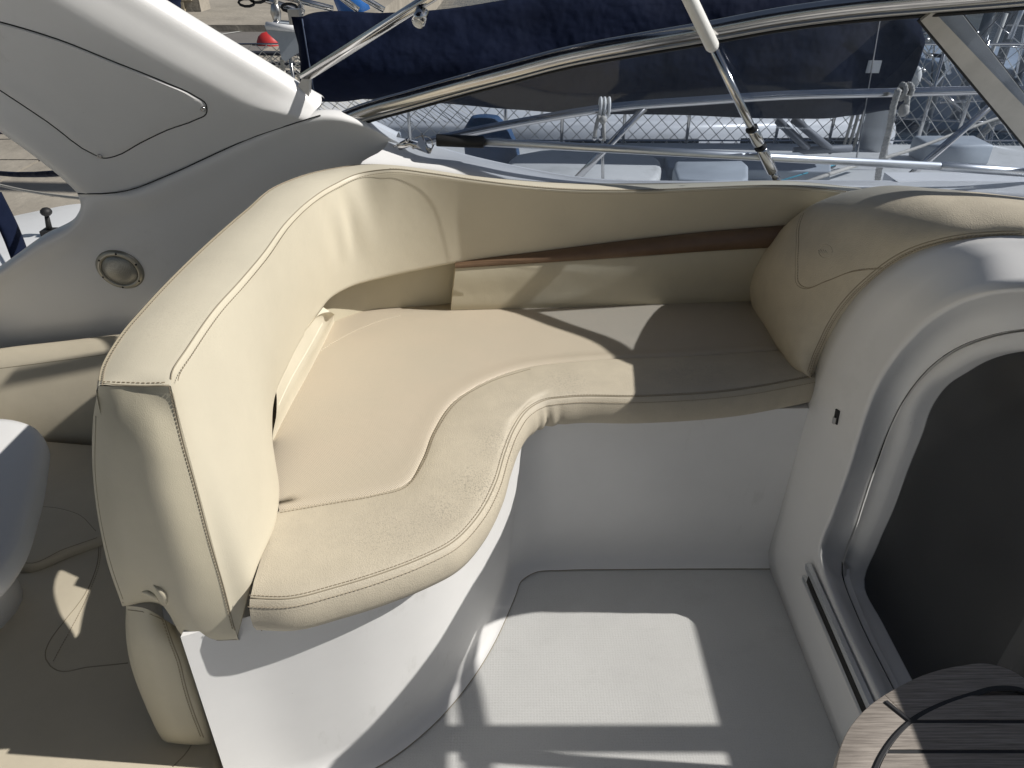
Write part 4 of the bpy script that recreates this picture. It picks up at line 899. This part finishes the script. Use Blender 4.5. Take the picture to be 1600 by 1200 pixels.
# hatch
hc = [P(u, v, z=NZ+.12) for u, v in [(1060,280),(1052,262),(1056,250),(1160,250),(1170,258),(1170,276),(1162,282)]]
b = MB(); b.prism([(p.x, p.y) for p in hc], NZ, NZ+.12, .02); ht = b.build('hatch', deckb, nb, True)
hm = sum(hc, V((0,0,0)))/len(hc)
b = MB(); b.prism([(p.x*.8+hm.x*.2, p.y*.8+hm.y*.2) for p in hc], NZ+.11, NZ+.13, .004); b.build('lid', mat('hatch_lid', (.22,.26,.31), .3), ht)
for k, (x0, y0) in enumerate(((-1.0, 4.3), (2.3, 4.2), (3.3, 4.15))):
    b = MB(); b.prism([(x0, y0-.12), (x0+.35, y0-.12), (x0+.35, y0+.08), (x0, y0+.08)], NZ, NZ+.12, .02); b.build('deck_box', deckb, nb, True)
# mast
mp_ = P(1362,232,z=NZ); mast = V((mp_.x, mp_.y, NZ))
b = MB(); b.tube([mast, mast+V((0,0,5))], .10, 18, ry=.075); b.build('mast', mat('mast_paint', (.62,.64,.66), .35, noise=(4,.08)), nb, True)
for k in range(3):
    b = MB(); a_ = mast+V((-.13-.03*k, -.04, .0)); b.tube(cr([a_, a_+V((.01,.0,.2)), a_+V((.0,0,.45))], 4), .009, 6); b.build('halyard', rope, nb, True)
b = MB(); b.tube([P(1385,258,y=4.0), P(1400,20,y=4.0)], .004, 5); b.build('stay_wire', steel, nb)
b = MB(); b.tube([P(1338,250,y=3.75), P(1376,24,y=3.75)], .0045, 5); b.build('stay_wire', steel, nb)
# far guard rail stanchions and wires
NY = 4.55
def rail_pt(u, z): 
    q_ = P(u, 200, y=NY); return V((q_.x, NY, z))
for u in (345, 470, 640, 790, 878, 975, 1075, 1215, 1300, 1440, 1500):
    b = MB(); a_ = rail_pt(u, NZ-.2); b.tube([a_, a_+V((0,0,.78))], .010, 8); b.build('stanchion', steel, nb, True)
for z in (.32, .86):
    b = MB(); b.tube([rail_pt(300, z), rail_pt(1640, z)], .005, 5); b.build('guard_wire', steel, nb)
net = MB(); x0, x1 = rail_pt(330, 0).x, rail_pt(1640, 0).x; z0, z1 = .02, .86; dd = .085
def seg(a, c, r=.0026):
    net.tube([a, c], r, 3, cap=False)
x = x0-(z1-z0)
while x < x1:
    for s in (1, -1):
        a_ = V((x, NY, z0 if s > 0 else z1)); c_ = V((x+(z1-z0), NY, z1 if s > 0 else z0))
        if a_.x < x0: t = (x0-a_.x)/(c_.x-a_.x); a_ = a_.lerp(c_, t)
        if c_.x > x1: t = (x1-a_.x)/(c_.x-a_.x); c_ = a_.lerp(c_, t)
        if c_.x > a_.x: seg(a_, c_)
    x += dd
o_ = net.build('safety_net', netm, nb); tag(o_, 'white diamond mesh safety net', kind='stuff')

# boom cover
bc = empty('boom_cover', (.5, 4.0, .5), 'long navy canvas sail cover over the boom of the neighbouring boat', 'sail cover')
CY = 3.9
us = [462, 480, 520, 600, 700, 800, 900, 1000, 1100, 1200, 1300, 1370, 1400, 1430, 1446]
tv = [24, 20, 18, 18, 12, 0, -12, -22, -28, -32, -34, -20, -8, 4, 16]
bv_ = [150, 155, 157, 157, 160, 170, 178, 182, 184, 184, 182, 176, 168, 135, 60]
rows = []
for i, (u, a_, c_) in enumerate(zip(us, tv, bv_)):
    tpt, bpt = P(u-(6 if i == 0 else 0), a_, y=CY), P(u+(24 if i == 0 else -30 if i > 12 else 0), c_, y=CY)
    th = .16 if 0 < i < 14 else .05; col_ = []
    for j in range(16):
        a = 2*math.pi*j/16; m_ = (math.cos(a)+1)/2
        p = bpt.lerp(tpt, m_); wob = .02*math.sin(u*.05+j)+.015*math.sin(u*.13+j*2)
        col_.append(p+V((0, math.sin(a)*(th*(1.15-.5*m_))+wob*(math.sin(a)), wob*.5)))
    rows.append(col_)
rows_s = [list(r_) for r_ in zip(*[cr([rows[i][j] for i in range(len(rows))], 6) for j in range(16)])]
b = MB(); b.grid(rows_s, closed=True); b.f.append(tuple(range(16))); nn_ = len(rows_s)*16; b.f.append(tuple(reversed(range(nn_-16, nn_)))); bco = b.build('cover_canvas', navy, bc, True)
seam(bco, [(472,30),(480,80),(492,152)], parent=bc, m=mat('navy_seam', (.05,.07,.12), .8), r=.004)
pp, nq = drape(bco, [(1354,104),(1375,104)], .004, 1)
if pp:
    b = MB(); b.obox((pp[0]+pp[-1])/2, (pp[-1]-pp[0])/2, V((0,0,.028)), nq[0]*.001); b.build('patch', mat('label_grey', (.55,.56,.56), .6), bc)
# blue canvas bag on deck
bb = empty('blue_bag', P(765,255,z=NZ), 'blue canvas cover over a winch on the neighbouring deck', 'cover')
cp = [P(u, v, z=NZ+.02) for u, v in [(735,262),(802,262),(806,240),(740,238)]]
c0_ = sum(cp, V((0,0,0)))/4; b = MB()
rws = []
for (sc1, h, sh) in ((1, 0, 0), (.98, .08, -.01), (.85, .17, -.03), (.5, .235, -.04), (.35, .24, -.045)):
    rws.append([c0_+V((math.cos(a)*.155*sc1+sh, math.sin(a)*.13*sc1, h)) for a in [2*math.pi*k/18 for k in range(18)]])
b.grid(rws, closed=True); b.f.append(tuple(range(len(b.v)-18, len(b.v)))); b.build('cover_canvas', blue, bb, True)
# coiled lines on deck
cl = empty('coiled_line', P(1240,268,z=NZ), 'grey line flaked in loops on the neighbouring deck by the strut', 'rope')
for k in range(4):
    b = MB(); c_ = P(1225+k*16, 268-k*2, z=NZ+.02); b.tube([c_+V((.10*math.cos(a), .055*math.sin(a), .008*k+.01*math.sin(3*a))) for a in [2*math.pi*i/20 for i in range(21)]], .011, 8); b.build('rope_turn', mat('grey_line%d' % k, (.20,.21,.22), .85) if k == 0 else MATS['grey_line0'], cl, True)
for (pa, pb, mm, rad, lab) in (((1200,288),(1330,250),tealm,.004,'thin teal line stretched across the neighbouring deck'), ((1235,292),(1345,256),rope,.010,'pale sheet led across the neighbouring deck to the mast foot')):
    b = MB(); b.tube([P(*pa, z=NZ+.05), P(*pb, z=NZ+.05)], rad, 6); tag(b.build('deck_line', mm, None, True), lab, 'rope')
sp_ = empty('spar_bundle', P(1290,225,y=4.3), 'grey furled spars leaning at the mast foot of the neighbouring boat', 'spars')
for (a_, c_) in (((1215,188),(1262,232)), ((1240,186),(1300,236)), ((1330,232),(1240,236))):
    b = MB(); b.tube([P(*a_, y=4.2), P(*c_, y=4.2)], .022, 8); b.build('spar', mat('spar_grey', (.16,.17,.19), .6) if 'spar_grey' not in MATS else MATS['spar_grey'], sp_, True)

# stern gear at left: bracket, davits, pole
og = empty('stern_bracket', P(440,60,y=4.6), 'grey moulded outboard bracket on the stern of the neighbouring boat', 'bracket')
pr = [(413,40),(468,44),(470,80),(446,96),(440,92),(434,66),(418,52)]
fa = [P(u, v, y=4.4) for u, v in pr]; fb = [p+V((0,.25,0)) for p in fa]; n_ = len(fa)
b = MB(); b.add(fa+fb, [tuple(range(n_)), tuple(reversed(range(n_, 2*n_)))]+[(i, i+n_, (i+1) % n_+n_, (i+1) % n_) for i in range(n_)]); b.build('bracket_body', deckb, og)
b = MB(); b.tube([P(416,40,y=4.38), P(470,45,y=4.38)], .02, 8); b.build('rim', hullw, og, True)
for k, (pa, pb, pc_) in enumerate((((432,-20),(431,20),(433,38)), ((440,92),(444,120),(446,150)))):
    b = MB(); twist(b, cr([P(*pa, y=4.5), P(*pb, y=4.5), P(*pc_, y=4.5)], 5), .012); b.build('tackle_rope', rope, og, True)
b = MB(); b.sphere(P(431,20,y=4.5), .03, 8, (1,.6,1.8)); b.build('pulley', steelb, og, True)
b = MB(); b.sphere(P(432,38,y=4.48), .022, 8); b.build('shackle', steel, og, True)
b = MB(); b.obox(P(462,30,y=4.4), V((.03,0,0)), V((0,.03,0)), V((0,0,.05))); b.build('clamp', steelb, og)
dv = empty('davit_frame', P(450,0,y=4.8), 'steel davit tubes above the neighbouring stern', 'davit')
for (pa, pb) in (((370,-16),(475,20)), ((425,-10),(520,14)), ((470,-30),(470,24)), ((500,-30),(560,16)), ((540,-20),(600,16)), ((395,-4),(380,-20))):
    b = MB(); b.tube([P(*pa, y=4.7), P(*pb, y=4.7)], .018, 8); b.build('davit_tube', steel, dv, True)
for (u, v) in ((385,4),(452,12),(402,-2)):
    b = MB(); b.tube([P(u, v, y=4.65)+V((math.cos(a)*.045, 0, math.sin(a)*.02)) for a in [2*math.pi*k/10 for k in range(11)]], .008, 5); b.build('sheave', blackr, dv, True)
b = MB(); b.tube([P(538,-25,y=5.2), P(556,22,y=5.2)], .10, 10); tag(b.build('blue_fender', mat('blue_fender', (.02,.13,.42), .4), None, True), 'bright blue fender hanging behind the davit tubes', 'fender')
npole = MB(); L = cr([P(267,-60,y=6.5), P(266,0,y=6.5), P(264,30,y=6.5), P(263,60,y=6.5)], 6)
npole.tube([p+V((.008*math.sin(i*1.7), 0, 0)) for i, p in enumerate(L)], [.085*(1-.14*i/len(L))+.005*math.sin(i*2.1) for i in range(len(L))], 12)
tag(npole.build('furled_sail', navy, None, True), 'navy wrapped vertical roll standing before the road', 'furled sail')
b = MB(); b.tube([P(209,-10,y=7), P(226,38,y=7)], .03, 8); tag(b.build('gangway_pole', blackr, None, True), 'thin black slanting pole left of the navy roll', 'pole')
b = MB(); c_ = P(420,70,z=-.098); b.sphere(c_, .17, 14, (1,.8,1)); tag(b.build('red_buoy', red, None, True), 'red rounded marker lying on the road below the bracket', 'buoy')
# boarding rope railing across quay edge
rl_ = empty('stern_rail', P(360,90,y=5.2), 'steel stern rail with a dark padded top and netting at the quay edge', 'rail')
b = MB(); b.tube(cr([P(300,70,y=5.0), P(340,84,y=5.0), P(380,83,y=5.0), P(470,84,y=5.0)], 5), .014, 8); b.build('top_bar', darkrope, rl_, True)
b = MB(); b.tube([P(362,84,y=5.0), P(366,150,y=5.0)], .014, 8); b.build('post', steel, rl_, True)
n2 = MB(); 
for i in range(-8, 26):
    for s in (1, -1):
        a_ = P(330+i*11, 84, y=5.0); c_ = a_+V((s*.62, 0, -.42)); n2.tube([a_, a_.lerp(c_, .5)+V((0, .02*math.sin(i), .01*math.cos(i*2))), c_], .003, 3, cap=False)
tag(n2.build('netting', netm, rl_), 'white mesh netting', kind='stuff')
for k in range(3):
    a0, a1 = P(330+k*6, 96+k*14, z=-.085), P(470, 100+k*14, z=-.085)
    b = MB(); b.tube(cr([a0, a0.lerp(a1, .5)+V((0,.1*math.sin(k*2),0)), a1], 5), .022, 6); tag(b.build('quay_line', darkrope, None, True), ['far','middle','near'][k]+' dark line lying on the quay behind the netting', 'rope')

# ================================================================== BACKGROUND: further boats
def boat(name, label, x0, x1, y0, y1, z, hm, win=None, cabin_=None, bow=True):
    root = empty(name, ((x0+x1)/2, (y0+y1)/2, -1.25), label, 'boat'); ym = (y0+y1)/2
    o1 = [(x0, y0+.1), (x0*.6+x1*.4, y0), (x0*.25+x1*.75, y0+.1), (x1, ym), (x0*.25+x1*.75, y1-.1), (x0*.6+x1*.4, y1), (x0, y1-.1)]
    pts = cr([V((a, c, 0)) for a, c in o1+[o1[0]]], 4)[:-1]
    b = MB(); b.prism([(p.x, p.y) for p in pts], -1.25, z, .06); b.build('hull', hm, root, True)
    if cabin_:
        cx0, cx1, ch = cabin_; b = MB(); b.prism([(cx0, y0+.4), (cx1, y0+.55), (cx1, y1-.55), (cx0, y1-.4)], z-.05, z+ch, .12); b.build('cabin', hullw, root, True)
        for k, (wx0, wx1) in enumerate(win or []):
            b = MB(); b.prism([(wx0, 0), (wx1, 0), (wx1, .001), (wx0, .001)], 0, 1, 0)
            yy = y0+.4+.15*((wx0+wx1)/2-cx0)/(cx1-cx0)
            b = MB(); b.box((wx0, yy-.012, z+ch*.25), (wx1, yy+.1, z+ch*.72)); f_ = b.build('window', winb, root)
            b = MB()
            for (ax0, az0, ax1, az1) in ((wx0-.03, z+ch*.20, wx1+.03, z+ch*.25), (wx0-.03, z+ch*.72, wx1+.03, z+ch*.77), (wx0-.03, z+ch*.25, wx0, z+ch*.72), (wx1, z+ch*.25, wx1+.03, z+ch*.72)):
                b.box((ax0, yy-.02, az0), (ax1, yy+.1, az1))
            b.build('window_frame', hullw, f_)
    return root
b1 = boat('motor_boat', 'low white boat with dark cabin windows behind the safety net', -2.2, 3.6, 5.3, 7.6, -.35, hullw, [(-1.6,-.3),(.15,1.45),(1.65,2.7)], (-1.9, 3.0, .50))
b2 = boat('motor_boat', 'grey-white cabin boat with dark windows right of the mast', 2.6, 9.5, 5.0, 6.3, -.55, hullb, [(3.05,3.62),(4.6,5.6)], (2.85, 8.0, .40))
b3 = boat('motor_boat', 'pale blue-white yacht further out in the upper right', 6.2, 15, 11, 12.8, -.35, hullb, [(8.8,10.2),(10.6,12)], (8.4, 13.5, .5))
b4 = boat('motor_boat', 'distant white boat behind the pale yacht', 16, 28, 24, 27, .3, hullw, [(18,20),(21,23)], (17.5, 24, .9))
# masts and rigging of boats beyond: dark poles with reflections
for k, (u, y_, rad) in enumerate(((1455,8,.05),(1500,9,.06),(1540,8.6,.05),(1575,11,.07),(1610,9.5,.06))):
    a_ = P(u, 160, y=y_); rt = empty('yacht_mast', V((a_.x, a_.y, -.2)), ['leftmost','second','middle','fourth','rightmost'][k]+' of the slim masts seen through the upper right glass', 'mast', 'masts beyond the upper right glass')
    b = MB(); b.tube([V((a_.x, a_.y, -.6)), V((a_.x+.1, a_.y, 8))], rad, 8); b.build('pole', alu, rt, True)
    b = MB(); b.tube([V((a_.x, a_.y, 8)), V((a_.x-1.6, a_.y-.2, -.2))], .008, 4); b.tube([V((a_.x, a_.y, 8)), V((a_.x+1.4, a_.y+.2, -.2))], .008, 4); b.build('shroud', steel, rt)
    b = MB(); b.tube([V((a_.x-1.0, a_.y, 1.0+.1*k)), V((a_.x+.6, a_.y, 1.08+.1*k))], .035, 6); b.build('boom', alu, rt, True)
pul = empty('pulpit_rail', P(1480,230,y=4.7), 'steel rail frame and netting of the boat right of the mast', 'rail')
for (pa, pb) in (((1395,45),(1345,250)),((1418,100),(1520,190)),((1440,105),(1400,190)),((1470,140),(1515,185)),((1545,190),(1528,290)),((1553,190),(1536,290)),((1440,52),(1470,50)),((1425,58),(1452,90)),((1434,60),(1436,86)),((1400,185),(1640,196)),((1470,160),(1640,152))):
    b = MB(); b.tube([P(*pa, y=4.8), P(*pb, y=4.8)], .009, 6); b.build('rail_tube', steel, pul, True)
b = MB(); b.sphere(P(1430,122,y=4.8), .05, 10, (.7,.7,1.4)); b.build('float', whitep, pul, True)
b = MB(); twist(b, cr([P(1530,215,y=4.7), P(1556,190,y=4.7), P(1580,175,y=4.7), P(1600,172,y=4.7)], 5), .02); b.build('lashing', rope, pul, True)
rg = empty('rigging', P(1520,90,y=6.5), 'tangle of thin rigging wires and spars seen through the upper right glass', 'rigging')
random.seed(11)
for k in range(26):
    u0 = random.uniform(1440, 1640); v0 = random.uniform(-10, 60); u1 = u0+random.choice((-1, 1))*random.uniform(10, 110); v1 = v0+random.uniform(40, 150); y_ = random.uniform(5.4, 8)
    if k % 4 == 0: v1 = v0+random.uniform(-6, 10)+40; v0 += 40; u1 = u0+random.uniform(60, 130)
    b = MB(); b.tube([P(u0, v0, y=y_), P(u1, v1, y=y_)], random.choice((.004, .006, .009, .016)), 5); b.build('wire', random.choice((steel, netm, alu, darkrope)), rg, True)
for (u, v) in ((1447,62),(1462,58),(1452,88),(1441,110),(1475,150),(1560,100)):
    b = MB(); b.sphere(P(u, v, y=5.2), .022, 8, (1.4,1,.7)); b.build('block', steelb, rg, True)
n3 = MB()
for i in range(-4, 40):
    for s in (1, -1):
        a_ = P(1400+i*8, 224, y=4.9); c_ = a_+V((s*.28, 0, -.24)); n3.tube([a_, c_], .0028, 3, cap=False)
tag(n3.build('netting', netm, pul), 'white mesh netting', kind='stuff')

smudge(gelw, 7, .60, .72, (.45, .44, .40), .35, (1, 1, .35)); smudge(gelw, 45, .70, .74, (.25, .24, .22), .5)
smudge(gel, 5, .60, .75, (.5, .5, .48), .2); smudge(nonskid, 5, .55, .75, (.46, .455, .43), .3, (1, 2.2, 1)); smudge(nonskid, 38, .715, .735, (.10, .10, .09), .8)
smudge(worn, 3.5, .48, .7, (.42, .375, .30), .5); smudge(worn, 60, .62, .72, (.36, .32, .26), .45); smudge(perf, 3, .5, .72, (.47, .415, .32), .45); smudge(vin, 4, .55, .75, (.50, .46, .36), .4); smudge(vin2, 5, .5, .7, (.44, .40, .31), .4)
smudge(hullw, 3, .5, .7, (.45, .45, .43), .4); smudge(deckw, 6, .5, .65, (.42, .42, .40), .6)
stain(worn, [((.0, 1.15, .60), .10, 1), ((-.06, 1.03, .59), .09, 1), ((-.12, .96, .58), .08, .8), ((.12, 1.38, .6), .09, .6), ((-.2, .90, .6), .12, .5), ((.4, 1.42, .6), .12, .4)], (.22, .20, .165), .75)
stain(perf, [((-.2, 1.2, .6), 1.5, .5)], (.46, .40, .31), .4)
stain(vin, [((-.5, .95, .99), .12, .6), ((-.52, 1.15, .99), .10, .5), ((-.48, 1.4, .98), .15, .4)], (.40, .36, .28), .5)
stain(nonskid, [((0, .8, 0), 1.6, 1)], (.40, .385, .35), .22)
